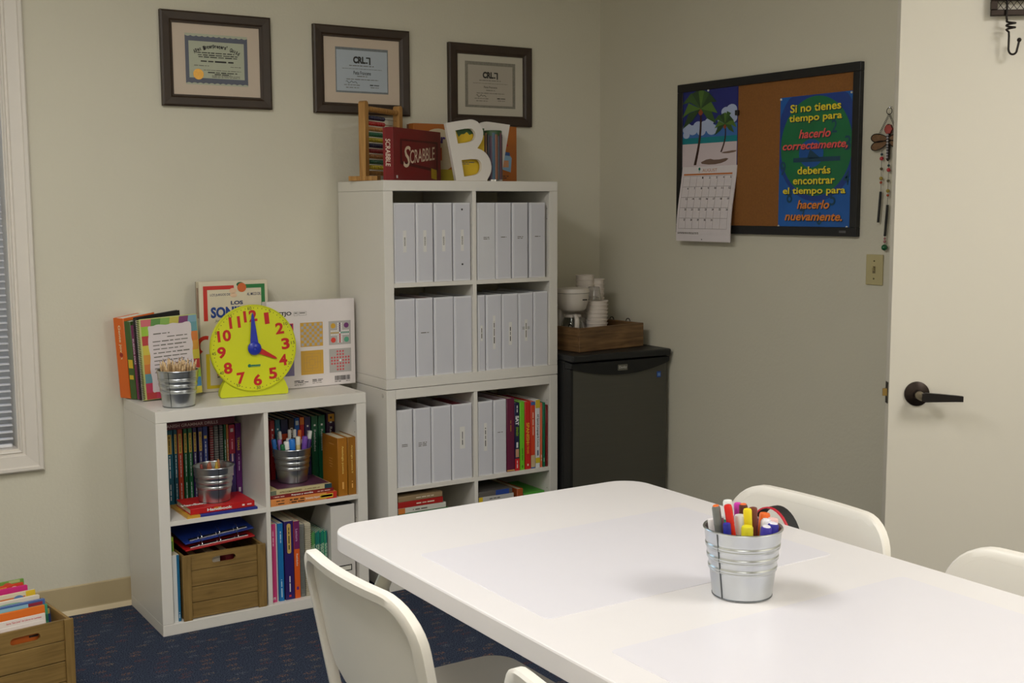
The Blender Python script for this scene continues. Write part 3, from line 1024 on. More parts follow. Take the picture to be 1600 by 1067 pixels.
# --- low shelf, lower right
GB = 'workbooks in the lower right cube of the low shelf'
yb = -.382
book('bright pink workbook, leftmost in the lower right cube', (.4045, yb, .038), .021, .26, .285, (206, 62, 122), marks=multi(spine_small((240, 190, 210), .72, .92, .18), spine_text('E', (240, 230, 235), .05, .03, .4)), soft=True, group=GB)
book('thin white book between the pink and blue workbooks', (.4185, yb+.004, .038), .006, .26, .283, (206, 206, 204), soft=True, group=GB)
book('bright blue workbook in the lower right cube', (.4325, yb, .038), .019, .26, .284, (22, 112, 176), marks=multi(spine_small((190, 220, 236), .05, .28, .25), spine_small((190, 220, 236), .75, .9, .2)), soft=True, group=GB)
book('thick dark purple workbook with a gold oval title', (.464, yb, .038), .034, .26, .287, (44, 28, 98), marks=multi(
    lambda o, t, h: MB().flat([(t*.0+t*.22*math.cos(a), h*.78+(h*.165 if math.sin(a) > 0 else -h*.165)+t*.22*math.sin(a)) for a in [2*PI*i/24 for i in range(24)]], -.0005).build('title_oval', paint(206, 172, 90), o, fix=False),
    spine_small((60, 50, 20), .64, .92, .12), spine_small((226, 226, 232), .1, .3, .14), spine_band((206, 60, 60), .035, .06, -.12, .12)), soft=True, group=GB)
book('purple and orange workbook next to the spiral notebooks', (.4935, yb, .038), .021, .26, .283, (222, 92, 28), marks=multi(spine_band((112, 30, 92), .64, 1), spine_text('Lectura', (200, 160, 196), .82, .16, .4), spine_text('Realidades', (240, 220, 200), .5, .16, .3), spine_band((90, 40, 120), .11, .15, -.2, .2)), soft=True, group=GB)
book('grey spiral notebook in the lower right cube', (.5145, yb+.004, .038), .019, .26, .268, (120, 122, 118), name='spiral_notebook', cat='notebook', soft=True, group='spiral notebooks in the lower cube', marks=lambda o, t, h: spiral_spine(o, t, h, (150, 154, 148), 52))
book('cream spiral notebook with wide coil in the lower right cube', (.537, yb+.002, .038), .022, .26, .268, (190, 182, 160), name='spiral_notebook', cat='notebook', soft=True, group='spiral notebooks in the lower cube', marks=lambda o, t, h: spiral_spine(o, t, h, (214, 206, 186), 34, .0125))
gx = .5525
gc = [(88, 150, 80), (96, 160, 86), (70, 140, 84), (18, 110, 98), (20, 118, 106), (24, 124, 110), (16, 104, 96), (30, 132, 96), (26, 126, 112), (40, 140, 100), (18, 112, 108)]
gl = ['light green', 'bright green', 'mid green', 'dark teal', 'teal', 'blue-green', 'deep teal', 'sea green', 'pale teal', 'leaf green', 'dark blue-green']
for i, c in enumerate(gc):
    w = .0058
    book('thin %s booklet, number %s from the left beside the magazine file' % (gl[i], ['one', 'two', 'three', 'four', 'five', 'six', 'seven', 'eight', 'nine', 'ten', 'eleven'][i]), (gx+w/2, yb+.01+.002*(i % 3), .038), w-.0004, .2, .226+.002*((i*7) % 3), c, name='booklet', cat='booklet', soft=True, group='thin green booklets', marks=spine_small((200, 220, 190), .3, .8, .25))
    gx += w
mf = thing('magazine_file', 'white cardboard magazine file with a metal label holder', 'magazine file', (.622, -.392, .038))
MFW = M('magazine_file_card', (214, 210, 204), 0.6)
boxp('front', mf, MFW, 0, .094, 0, .002, 0, .319)
for x in (0, .092):
    m = MB()
    m.add([(x, .002, 0), (x, .25, 0), (x, .25, .14), (x, .12, .319), (x, .002, .319), (x+.002, .002, 0), (x+.002, .25, 0), (x+.002, .25, .14), (x+.002, .12, .319), (x+.002, .002, .319)],
          [(0, 1, 2, 3, 4), (9, 8, 7, 6, 5), (0, 5, 6, 1), (1, 6, 7, 2), (2, 7, 8, 3), (3, 8, 9, 4), (4, 9, 5, 0)])
    m.build('side', MFW, mf)
boxp('base', mf, MFW, .002, .092, .002, .25, 0, .002)
boxp('back', mf, MFW, .002, .092, .248, .25, .002, .14)
m = MB()
lx0, lx1, lz0, lz1 = .017, .08, .072, .094
m.box(lx0, lx1, -.002, 0, lz0, lz0+.003).box(lx0, lx1, -.002, 0, lz1-.003, lz1).box(lx0, lx0+.003, -.002, 0, lz0+.003, lz1-.003).box(lx1-.003, lx1, -.002, 0, lz0+.003, lz1-.003)
m.build('label_holder', M('label_metal', (60, 58, 56), 0.4, metal=0.6), mf, fix=False)
boxp('label_card', mf, PAPER, lx0+.003, lx1-.003, -.0008, 0, lz0+.003, lz1-.003)
boxp('rim', mf, M('file_rim', (70, 70, 72), 0.5), .002, .092, .002, .118, .3165, .318)

# ------------------------------------------------------------------ galvanised buckets
def make_bucket(label, loc, rotz=0.0):
    t = thing('galvanised_bucket', label, 'bucket', loc, rotz, 'small galvanised buckets')
    H, R0, R1 = .125, .0525, .069
    def rr(z):
        return R0+(R1-R0)*z/H
    prof = [(R0-.004, .0), (R0, .0), (R0+.0006, .003)]
    zs = [.02+.001*i for i in range(86)]
    for z in zs:
        d = 0
        for zc in (.053, .073, .093):
            d += .0019*math.exp(-((z-zc-.0024)/.0021)**2)+.0019*math.exp(-((z-zc+.0024)/.0021)**2)
        if z > .1:
            d += .0006
        prof.append((rr(z)+d, z))
    prof += [(rr(.115), .115), (rr(.123), .123), (rr(.123)-.0012, .123), (rr(.1)-.0016, .1), (rr(.01)-.0016, .006), (.001, .006)]
    MB().lathe(prof, 40).build('body', GALV, t, smooth=True)
    MB().tube([(R1*math.cos(a), R1*math.sin(a), H-.002) for a in [2*PI*k/40 for k in range(40)]], .0022, 8, closed=True).build('rim', GALV, t, smooth=True)
    MB().tube([(R0*math.cos(a), R0*math.sin(a), .002) for a in [2*PI*k/40 for k in range(40)]], .0015, 6, closed=True).build('foot_ring', GALVD, t, smooth=True)
    a = R(-174)
    m = MB()
    pts = []
    for i in range(12):
        z = .003+.118*i/11
        pts.append(((rr(z)+.0006)*math.cos(a), (rr(z)+.0006)*math.sin(a), z))
    m.tube(pts, .0012, 6)
    m.build('seam', GALVD, t, smooth=True)
    return t
bk0 = make_bucket('galvanised bucket full of felt pens standing on the white table', (.366, -2.772, .7415))
for loc, lb, rz in [((.107, -.318, .7665), 'galvanised bucket full of pencils on top of the low shelf', 40), ((.222, -.312, .4215), 'galvanised bucket on the red handbook in the low shelf', 80), ((.522, -.288, .447), 'galvanised bucket of markers on the books in the low shelf', 80)]:
    c = dup(bk0)
    c.location = loc
    c.rotation_euler = (0, 0, R(rz))
    c['label'] = lb

def axis_rot(dx, dy):
    """rotation leaning the local z axis towards (dx,dy,1)"""
    return Vector((dx, dy, 1)).to_track_quat('Z', 'Y').to_euler()

# pencils
PW = wood('pencil_wood', (176, 138, 92), (214, 184, 140), along='z')
pencil_leads = [(40, 40, 42), (120, 30, 30), (40, 60, 120), (180, 110, 30), (40, 90, 50), (90, 50, 110)]
pmesh = None
rnd = random.Random(3)
npc = 44
for k in range(npc):
    a = k*2.39996
    r0 = .040*math.sqrt((k+.5)/npc)
    r1 = r0*1.75
    bx, by = r0*math.cos(a), r0*math.sin(a)
    tx, ty = r1*math.cos(a+rnd.uniform(-.25, .25))*rnd.uniform(.7, 1.1), r1*math.sin(a+rnd.uniform(-.25, .25))
    L = rnd.uniform(.135, .152)
    dz = rnd.uniform(0, .014)
    t = thing('pencil', 'natural wood pencil standing point up in the bucket on the low shelf', 'pencil', (.107+bx, -.318+by, .7755+dz), 0, 'pencils in the bucket', axis_rot((tx-bx)/.14, (ty-by)/.14))
    if pmesh is None:
        m1 = MB()
        m1.lathe([(.0036, 0), (.0036, .122)], 6)
        s = m1.build('shaft', PW, t)
        m2 = MB()
        m2.lathe([(.0036, .122), (.0013, .137)], 8)
        w = m2.build('sharpened_cone', M('cone_wood', (220, 190, 146), 0.6), t)
        pmesh = (s.data, w.data)
    else:
        link(bpy.data.objects.new('shaft', pmesh[0]), t)
        link(bpy.data.objects.new('sharpened_cone', pmesh[1]), t)
    MB().lathe([(.0013, .137), (.0003, .142)], 6).build('lead', paint(*pencil_leads[k % 6]), t)

# markers
def marker(label, loc, lean, L, r, col, capcol, group, capl=.035, nib=False, tip=None):
    t = thing('marker', label, 'marker', loc, 0, group, axis_rot(*lean))
    MB().lathe([(r*.9, 0), (r, .003), (r, L-capl)], 14).build('barrel', paint(*col, 0.3), t, smooth=True)
    MB().lathe([(r*1.06, L-capl), (r*1.06, L-.004), (r*.9, L-.001), (r*.5, L)], 14).build('cap', paint(*capcol, 0.3), t, smooth=True)
    if tip:
        MB().lathe([(r*.8, L-.0005), (r*.7, L+.001)], 14).build('end_plug', paint(*tip, 0.3), t, smooth=True)
    return t
# table bucket: local offsets in camera-friendly frame (u to the right of the photo, v away)
import math as _m
ux, uy = .8412, -.5407
vx, vy = .5407, .8412
bx0, by0 = .366, -2.772
gT = 'felt pens in the bucket on the table'
def tm(label, u, v, lu, lv, L, r, col, cap, tip=None, capl=.035, z=.7505):
    lx, ly = lu*ux+lv*vx, lu*uy+lv*vy
    marker(label, (bx0+u*ux+v*vx, by0+u*uy+v*vy, z), (lx, ly), L-.007, r*1.1, col, cap, gT, capl, tip=tip)
tm('grey felt pen with orange end at the left of the table bucket', -.030, -.012, -.14, -.02, .165, .0065, (110, 112, 108), (110, 112, 108), (230, 110, 40))
tm('white pen tip barely above the left rim of the table bucket', -.040, .01, -.12, .0, .135, .006, (220, 214, 214), (226, 220, 220))
tm('dark blue pen low in the table bucket beside the red one', -.024, -.024, -.08, -.02, .136, .006, (40, 44, 150), (40, 44, 150))
tm('tall red felt pen in the table bucket', -.006, -.02, -.16, .02, .168, .0062, (220, 40, 30), (214, 36, 28))
tm('white-capped green marker at the back of the table bucket', -.014, .02, -.06, .05, .164, .0075, (30, 140, 110), (228, 230, 226))
tm('white-capped marker with a green barrel in the middle of the table bucket', -.003, -.004, -.03, -.02, .145, .009, (60, 150, 120), (230, 232, 228))
tm('magenta pen at the back of the table bucket', .0, .03, -.02, .06, .156, .006, (206, 60, 170), (206, 60, 170))
tm('dark brown pen with orange end in the table bucket', .006, .012, -.02, .03, .158, .0068, (84, 40, 30), (84, 40, 30), (240, 110, 50))
tm('bright yellow felt pen standing tall in the table bucket', .012, -.012, -.05, -.01, .158, .0066, (236, 214, 30), (236, 214, 30))
tm('reddish brown pen right of the yellow one in the table bucket', .020, -.004, -.02, .02, .157, .0066, (112, 56, 42), (112, 56, 42))
tm('yellow-green highlighter low at the front of the table bucket', .002, -.036, -.02, -.03, .134, .009, (214, 204, 40), (214, 204, 40))
tm('blue marker with white end plug at the front right of the table bucket', .024, -.030, .08, -.06, .132, .0085, (60, 50, 160), (60, 50, 160), (230, 228, 236))
tm('second white-plugged marker behind the first at the right of the table bucket', .030, -.006, .08, .0, .136, .0085, (90, 80, 150), (226, 224, 232), (232, 230, 236))
tm('blue marker with white plug at the far right of the table bucket', .036, -.012, .12, -.02, .132, .009, (50, 44, 150), (50, 44, 150), (230, 228, 238))
tm('orange marker at the right back of the table bucket', .032, .022, .1, .06, .14, .0085, (236, 110, 40), (236, 110, 40))
tm('pink-white capped marker beside the orange one at the right rim', .040, .004, .12, .03, .136, .0085, (236, 120, 90), (236, 196, 190))
# marker bucket in the low shelf (upper right cube)
gM = 'markers in the bucket of the low shelf'
ux, uy, vx, vy = .94, -.34, .34, .94
def sm(label, u, v, lu, lv, L, r, col, cap, capl=.03):
    lx, ly = lu*ux+lv*vx, lu*uy+lv*vy
    marker(label, (.522+u*ux+v*vx, -.288+u*uy+v*vy, .4562), (lx, ly), L, r, col, cap, gM, capl)
W_ = (226, 226, 222)
sm('blue marker at the left of the marker bucket in the shelf', -.042, -.012, -.16, -.03, .152, .008, (40, 110, 190), (40, 110, 190))
sm('lilac marker second from the left in the shelf bucket', -.03, -.004, -.1, .0, .146, .0075, (170, 120, 190), (170, 120, 190))
sm('red and white marker rising behind the lilac one in the shelf bucket', -.028, .02, -.08, .06, .17, .006, (180, 60, 60), W_)
sm('dark green marker low at the front of the shelf bucket', -.022, -.034, -.1, -.05, .135, .008, (24, 100, 60), (24, 100, 60))
sm('stout white-capped marker at the front of the shelf bucket', -.012, -.026, -.06, -.03, .143, .0095, (60, 60, 60), W_)
sm('second stout white-capped marker in the shelf bucket', -.006, -.008, -.03, .0, .15, .0095, (206, 200, 190), W_)
sm('tall white tipped marker in the middle of the shelf bucket', -.002, .018, -.03, .04, .175, .006, (200, 70, 70), W_)
sm('bright blue stout marker in the middle of the shelf bucket', .008, -.022, -.06, -.03, .15, .011, (30, 110, 200), (36, 120, 206))
sm('tall white marker right of the middle in the shelf bucket', .012, .02, .0, .05, .175, .006, (60, 60, 70), W_)
sm('orange marker standing tall at the back of the shelf bucket', .022, .022, .05, .05, .172, .0066, (230, 110, 40), (230, 110, 40))
sm('cream marker in the shelf bucket', .022, -.012, .0, -.02, .156, .0085, (220, 200, 140), (226, 220, 200))
sm('purple marker leaning right in the shelf bucket', .032, -.018, .1, -.03, .158, .0098, (110, 70, 160), (110, 70, 160))
sm('dark violet marker at the right of the shelf bucket', .043, -.012, .14, -.02, .146, .0075, (60, 40, 100), (60, 40, 100))
sm('white marker at the right rim of the shelf bucket', .044, .006, .14, .03, .172, .007, (214, 214, 210), W_)
# a few crayons in the bucket on the handbook
for k, (u, v, l, c, lb) in enumerate([(-.01, .01, .12, (176, 96, 60), 'rust crayon in the bucket on the red handbook'), (.012, .012, .122, (206, 170, 60), 'yellow crayon in the bucket on the red handbook'), (.02, .022, .128, (190, 120, 60), 'tan crayon in the bucket on the red handbook'), (-.026, .02, .118, (150, 60, 50), 'dark red crayon in the bucket on the red handbook'), (.0, .03, .12, (180, 100, 70), 'brown crayon in the bucket on the red handbook')]):
    t = thing('crayon', lb, 'crayon', (.222+u, -.312+v, .4305), 0, 'crayons in the bucket', axis_rot(u*3, v*3))
    MB().lathe([(.0065, 0), (.0065, l-.016)], 12).build('wrapper', paint(*c), t, smooth=True)
    MB().lathe([(.0055, l-.016), (.0045, l-.004), (.002, l)], 12).build('tip', paint(*[int(q*.9) for q in c]), t, smooth=True)

# ------------------------------------------------------------------ on top of the low shelf
ZT = .7665
# teaching clock
YEL = M('clock_yellow', (216, 220, 30), 0.35, noise=0.02)
YELE = M('clock_rim_yellow', (204, 208, 24), 0.35)
ck = thing('teaching_clock', 'bright yellow teaching clock with blue and red hands showing four', 'clock', (.399, -.250, ZT), R(-6))
RC, ZC = .154, .172
YELB = M('clock_base_yellow', (208, 214, 30), 0.4)
base = [(-.118, 0), (.118, 0), (.122, .004), (.122, .02), (.112, .045), (.104, .06), (.104, .09), (-.104, .09), (-.104, .06), (-.112, .045), (-.122, .02), (-.122, .004)]
MB().prism(base, -.012, .02).build('base', YELB, ck)
MB().lathe([(RC-.006, -.0), (RC, .004), (RC, .018), (RC-.004, .022)], 72).build('dial', YEL, ck, smooth=True, loc=(0, .004, ZC), rot=(R(90), 0, 0))
MB().tube([((RC-.003)*math.cos(a), -.017, ZC+(RC-.003)*math.sin(a)) for a in [2*PI*k/72 for k in range(72)]], .003, 6, closed=True).build('rim', YELE, ck, smooth=True)
REDN = paint(196, 30, 30)
YF_ = -.0186
for n in range(1, 13):
    a = PI/2 - n*PI/6 + R(5)
    rr = .115
    s = str(n)
    text(ck, s, REDN, rr*math.cos(a), YF_, ZC+rr*math.sin(a), .017 if n == 1 else .030 if n < 10 else .040 if n == 11 else .048, .041, -5, .036, name='numeral')
for n in range(0, 12):
    a = PI/2 - n*PI/6 + R(5)
    text(ck, str(n*5) if n else '60', INK, .1425*math.cos(a), YF_, ZC+.1425*math.sin(a), .007 if n == 1 else .014, .011, -5, .0, name='minute_numeral')
m = MB()
for k in range(60):
    if k % 5 and True:
        a = PI/2-k*PI/30+R(5)
        m.disc(.1425*math.cos(a), ZC+.1425*math.sin(a), .0016, YF_, 8)
m.build('minute_dots', INK, ck, fix=False)
def hand(nm, ang, L, w0, w1, col, y):
    a = R(ang)
    d = (math.sin(a), math.cos(a))
    p = (d[1], -d[0])
    P = lambda s, q: (d[0]*s+p[0]*q, ZC+d[1]*s+p[1]*q)
    poly = [P(0, -w0), P(L*.9, -w1), P(L, 0), P(L*.9, w1), P(0, w0)]
    m = MB()
    m.prism(poly, y-.004, y)
    m.build(nm, col, ck)
BLUEH = paint(40, 56, 170, .3)
hand('hour_hand', 117, .092, .013, .004, REDN, -.020)
hand('minute_hand', -2, .128, .016, .004, BLUEH, -.025)
MB().lathe([(.024, 0), (.024, .003), (.02, .007), (.006, .009), (.005, .006), (.0, .006)], 32).build('hub', BLUEH, ck, smooth=True, loc=(0, -.0255, ZC), rot=(R(90), 0, 0))
LOGO = paint(20, 110, 90)
MB().disc(-.018, ZC-.062, .006, YF_, 16).rect(-.022, .02, ZC-.0675, ZC-.066, YF_).build('maker_mark', LOGO, ck, fix=False)
dashes(ck, LOGO, [(-.012, .022, ZC-.062)], YF_, 5, th=.006)

# LATTJO game box
gb = thing('board_game_box', 'white board game box showing four printed game boards, right of the clock', 'game box', (.657, -.178, ZT))
GW = M('game_box_card', (226, 218, 216), 0.5)
boxp('lid', gb, GW, -.175, .175, 0, .02, 0, .325, .001)
boxp('tray', gb, GW, -.173, .173, .02, .05, .002, .323, .001)
yf = -.0006
text(gb, 'LATTJO', INK, -.122, yf, .277, .086, .018, 0, .03)
m = MB()
for a, b in ((-.070, -.054), (-.050, -.020)):
    for (p, q, r, s) in ((a, b, .270, .2708), (a, b, .2835, .2843), (a, a+.0008, .270, .2843), (b-.0008, b, .270, .2843)):
        m.rect(p, q, r, s, yf)
m.build('age_boxes', INKG, gb, fix=False)
dashes(gb, INKG, [(-.067, -.057, .279), (-.047, -.023, .279)], yf, 3, th=.004)
AMB = paint(206, 160, 60)
GREYB = paint(176, 172, 168)
def panel(x0, z0, s, mat, nm):
    m = MB()
    m.rect(x0, x0+s, z0, z0+s, yf)
    return m.build(nm, mat, gb, fix=False)
s = .09
px1, px2, pz1, pz2 = -.046, .068, .152, .047
q = panel(px1, pz1, s, AMB, 'draughts_print')
m = MB()
c8 = (s-.006)/8
for i in range(8):
    for j in range(8):
        if (i+j) % 2 == 0:
            m.rect(px1+.003+i*c8, px1+.003+(i+1)*c8, pz1+.003+j*c8, pz1+.003+(j+1)*c8, yf-.0003)
m.build('draughts_squares', GREYB, q, fix=False)
q = panel(px1, pz2, s, AMB, 'mill_print')
m = MB()
cx, cz = px1+s/2, pz2+s/2
for hw in (.033, .022, .011):
    w = .0007
    m.rect(cx-hw, cx+hw, cz-hw-w, cz-hw+w, yf-.0003).rect(cx-hw, cx+hw, cz+hw-w, cz+hw+w, yf-.0003).rect(cx-hw-w, cx-hw+w, cz-hw, cz+hw, yf-.0003).rect(cx+hw-w, cx+hw+w, cz-hw, cz+hw, yf-.0003)
for a, b, c, d in ((-.033, -.011, 0, 0), (.011, .033, 0, 0)):
    m.rect(cx+a, cx+b, cz-.0007, cz+.0007, yf-.0003)
    m.rect(cx-.0007, cx+.0007, cz+a, cz+b, yf-.0003)
m.build('mill_lines', paint(186, 146, 84), q, fix=False)
q = panel(px2, pz1, s, GREYB, 'ludo_print')
for (dx, dz, c) in ((.018, .072, (206, 160, 50)), (.072, .072, (112, 52, 110)), (.018, .018, (214, 64, 52)), (.072, .018, (84, 160, 130))):
    MB().disc(px2+dx, pz1+dz, .010, yf-.0003, 20).build('ludo_home', paint(*c), q, fix=False)
mw, mc = MB(), {}
cc = .0062
for i in range(11):
    for j in range(11):
        if abs(i-5) <= 1 or abs(j-5) <= 1:
            if abs(i-5) <= 1 and abs(j-5) <= 1 and (i, j) != (5, 5):
                pass
            xx, zz = px2+s/2+(i-5)*cc*1.12, pz1+s/2+(j-5)*cc*1.12
            if i == 5 and j > 5:
                mc.setdefault((74, 34, 84), MB()).rect(xx-cc*.42, xx+cc*.42, zz-cc*.42, zz+cc*.42, yf-.0003)
            elif i == 5 and j < 5:
                mc.setdefault((206, 60, 60), MB()).rect(xx-cc*.42, xx+cc*.42, zz-cc*.42, zz+cc*.42, yf-.0003)
            elif j == 5 and i > 5:
                mc.setdefault((100, 160, 140), MB()).rect(xx-cc*.42, xx+cc*.42, zz-cc*.42, zz+cc*.42, yf-.0003)
            elif j == 5 and i < 5:
                mc.setdefault((206, 170, 80), MB()).rect(xx-cc*.42, xx+cc*.42, zz-cc*.42, zz+cc*.42, yf-.0003)
            else:
                mw.rect(xx-cc*.42, xx+cc*.42, zz-cc*.42, zz+cc*.42, yf-.0003)
mw.build('ludo_track', paint(232, 228, 226), q, fix=False)
for c, mm in mc.items():
    mm.build('ludo_lane', paint(*c), q, fix=False)
q = panel(px2, pz2, s, GREYB, 'peg_print')
m = MB()
for i in range(-3, 4):
    for j in range(-3, 4):
        if (abs(i) <= 1 or abs(j) <= 1) and (i, j) != (0, 0):
            m.disc(px2+s/2+i*.0115, pz2+s/2+j*.0115, .0038, yf-.0003, 12)
m.build('peg_dots', paint(206, 76, 82), q, fix=False)
MB().disc(px2+s/2, pz2+s/2, .004, yf-.0003, 12).build('peg_centre', paint(236, 236, 232), q, fix=False)
q = panel(-.163, pz1, s, paint(196, 40, 66), 'backgammon_print')
m = MB()
for k in range(6):
    x = -.16+k*.0143
    m.flat([(x, pz1+.003), (x+.012, pz1+.003), (x+.006, pz1+.04)], yf-.0003).flat([(x, pz1+s-.003), (x+.006, pz1+.05), (x+.012, pz1+s-.003)], yf-.0003)
m.build('backgammon_points', paint(96, 40, 96), q, fix=False)
panel(-.163, pz2, s, paint(120, 110, 150), 'board_print')
m = MB()
rnd = random.Random(9)
x = .089
while x < .152:
    w = rnd.choice((.0008, .0012, .002))
    m.rect(x, x+w, .0165, .034, yf)
    x += w+rnd.choice((.0008, .0014))
m.build('barcode', INK, gb, fix=False)
dashes(gb, INK, [(.089, .115, .012), (-.074, -.036, .026), (-.074, -.018, .0205), (-.002, .04, .026), (-.002, .034, .0205)], yf, 4, th=.0032)
dashes(gb, INKG, [(.135, .152, .012), (-.074, -.03, .014), (-.074, -.04, .010), (-.002, .036, .014)], yf, 8, th=.0022)

# LOS SONIDOS box
sb = thing('board_game_box', 'worn cream game box with red and green corners, behind the clock', 'game box', (.393, -.09, ZT), 0)
SBW = M('worn_card', (216, 206, 182), 0.6, noise=0.08, nscale=12)
boxp('lid', sb, SBW, -.13, .13, 0, .034, 0, .402, .002)
boxp('tray', sb, M('tray_card', (150, 142, 124), 0.7), -.1285, .1285, .034, .046, .001, .401, .001)
sf = -.0008
m = MB()
m.rect(-.115, .0, .372, .386, sf).rect(-.115, -.1, .26, .372, sf)
m.build('red_corner', paint(196, 44, 36), sb, fix=False)
m = MB()
m.rect(.04, .118, .374, .388, sf).rect(.104, .118, .27, .374, sf)
m.build('green_corner', paint(36, 120, 60), sb, fix=False)
m = MB()
m.rect(-.112, .0, .012, .024, sf).rect(-.112, -.098, .024, .14, sf)
m.build('yellow_corner', paint(216, 190, 40), sb, fix=False)
text(sb, 'LOS JUEGOS DE', paint(60, 64, 100), -.052, sf, .352, .075, .011, 0, .01)
text(sb, 'AL MICO DE...', paint(60, 64, 100), .078, sf, .352, .058, .011, 0, .01)
text(sb, 'LOS', paint(36, 50, 100), .01, sf, .322, .046, .014, 0, .04)
text(sb, 'SONIDOS', paint(30, 64, 140), .004, sf, .289, .186, .04, 0, .045)
text(sb, 'Juego educativo', paint(90, 90, 92), -.03, sf, .258, .09, .012, 0, .0, .3)
MB().disc(.03, .377, .017, sf-.0003, 20).build('fruit_print', paint(206, 100, 44), sb, fix=False)
MB().disc(.024, .388, .014, sf-.0002, 20, .009).build('leaf_print', paint(34, 100, 60), sb, fix=False)
MB().disc(-.004, .366, .014, sf-.0003, 20, .01).disc(-.002, .35, .013, sf-.0003, 20, .008).build('nut_print', paint(224, 190, 160), sb, fix=False)
text(sb, 'PRE', paint(196, 40, 36), -.055, sf, .066, .034, .016, 0, .05)
dashes(sb, INKG, [(-.072, -.02, .053)], sf, 2, th=.005)
m = MB()
m.tube([(-.11+.03*math.cos(a), 0, .17+.03*math.sin(a)) for a in [PI*.4+PI*.9*i/10 for i in range(11)]], .007, 6, flat=.05)
m.build('red_arc_print', paint(196, 44, 36), sb)
q = text(sb, 'SONIDOS', paint(70, 70, 90), 0, 0, 0, .085, .016, 0, .03)
q.location = (-.1306, .016, .15)
q.rotation_euler = Euler((R(90), R(90), R(-90)), 'XYZ')
m = MB()
m.add([(-.1306, .006, .27), (-.1306, .026, .27), (-.1306, .026, .38), (-.1306, .006, .38)], [(0, 1, 2, 3)])
m.build('end_picture', M('end_picture', (170, 140, 120), 0.6, noise=0.4, nscale=40), sb, fix=False)

# standing books at the left end of the low shelf: spines to the left, covers to the front
def cover_book(label, loc, rotz, w, t, h, col, lean=0.0, name='book', cat='book', marks=None, pages=None, soft=True):
    """cover faces -y: x 0..w (spine at x=0), y 0..t"""
    o = thing(name, label, cat, loc, 0, 'books standing at the left end of the low shelf', (0, R(lean), rotz))
    c = paint(*col, 0.4)
    b = min(.0022, t*.25)
    m = MB()
    m.rbox(0, w, 0, b, 0, h, b*.4, 1).rbox(0, w, t-b, t, 0, h, b*.4, 1).rbox(0, b, b*.5, t-b*.5, 0, h, b*.4, 1)
    m.build('cover', c, o, smooth=True)
    boxp('pages', o, pages or PAPER, b, w-.002, b, t-b, .001, h-.002)
    if marks:
        marks(o, w, t, h)
    return o
def side_text(o, s, col, t, zc, ln, hh):
    q = text(o, s, paint(*col), 0, 0, 0, ln, hh, 0, .02)
    q.location = (-.0006, t/2, zc)
    q.rotation_euler = Euler((R(90), R(90), R(-90)), 'XYZ')
    return q
LN = -4
cover_book('orange book at the far left of the low shelf top, against the wall', (.0065, -.090, ZT+.002), R(30), .15, .048, .285, (222, 104, 26), LN, marks=lambda o, w, t, h: (side_text(o, 'Gente joven', (236, 214, 170), t, .2, .12, .014), MB().tube([(-.0008, t/2, .155), (-.0004, t/2, .155)], .008, 14).build('spine_emblem', paint(160, 40, 24), o)))
cover_book('green patterned book second from the left on the low shelf', (.0215, -.116, ZT+.002), R(30), .15, .028, .275, (66, 96, 40), LN, marks=lambda o, w, t, h: MB().box(-.0006, -.0002, .004, t-.004, .11, .14).box(-.0006, -.0002, .006, t-.004, .07, .085).build('yellow_tabs', paint(222, 186, 40), o, fix=False))
cover_book('thin magenta book between green and black books on the low shelf', (.029, -.129, ZT+.002), R(30), .15, .0135, .262, (122, 40, 84), LN, marks=lambda o, w, t, h: side_text(o, 'BUENOS DIAS', (220, 200, 210), t, .17, .09, .007))
cover_book('black book with a long top edge behind the spiral notebook', (.037, -.143, ZT+.002), R(22), .19, .015, .290, (26, 26, 30), LN)
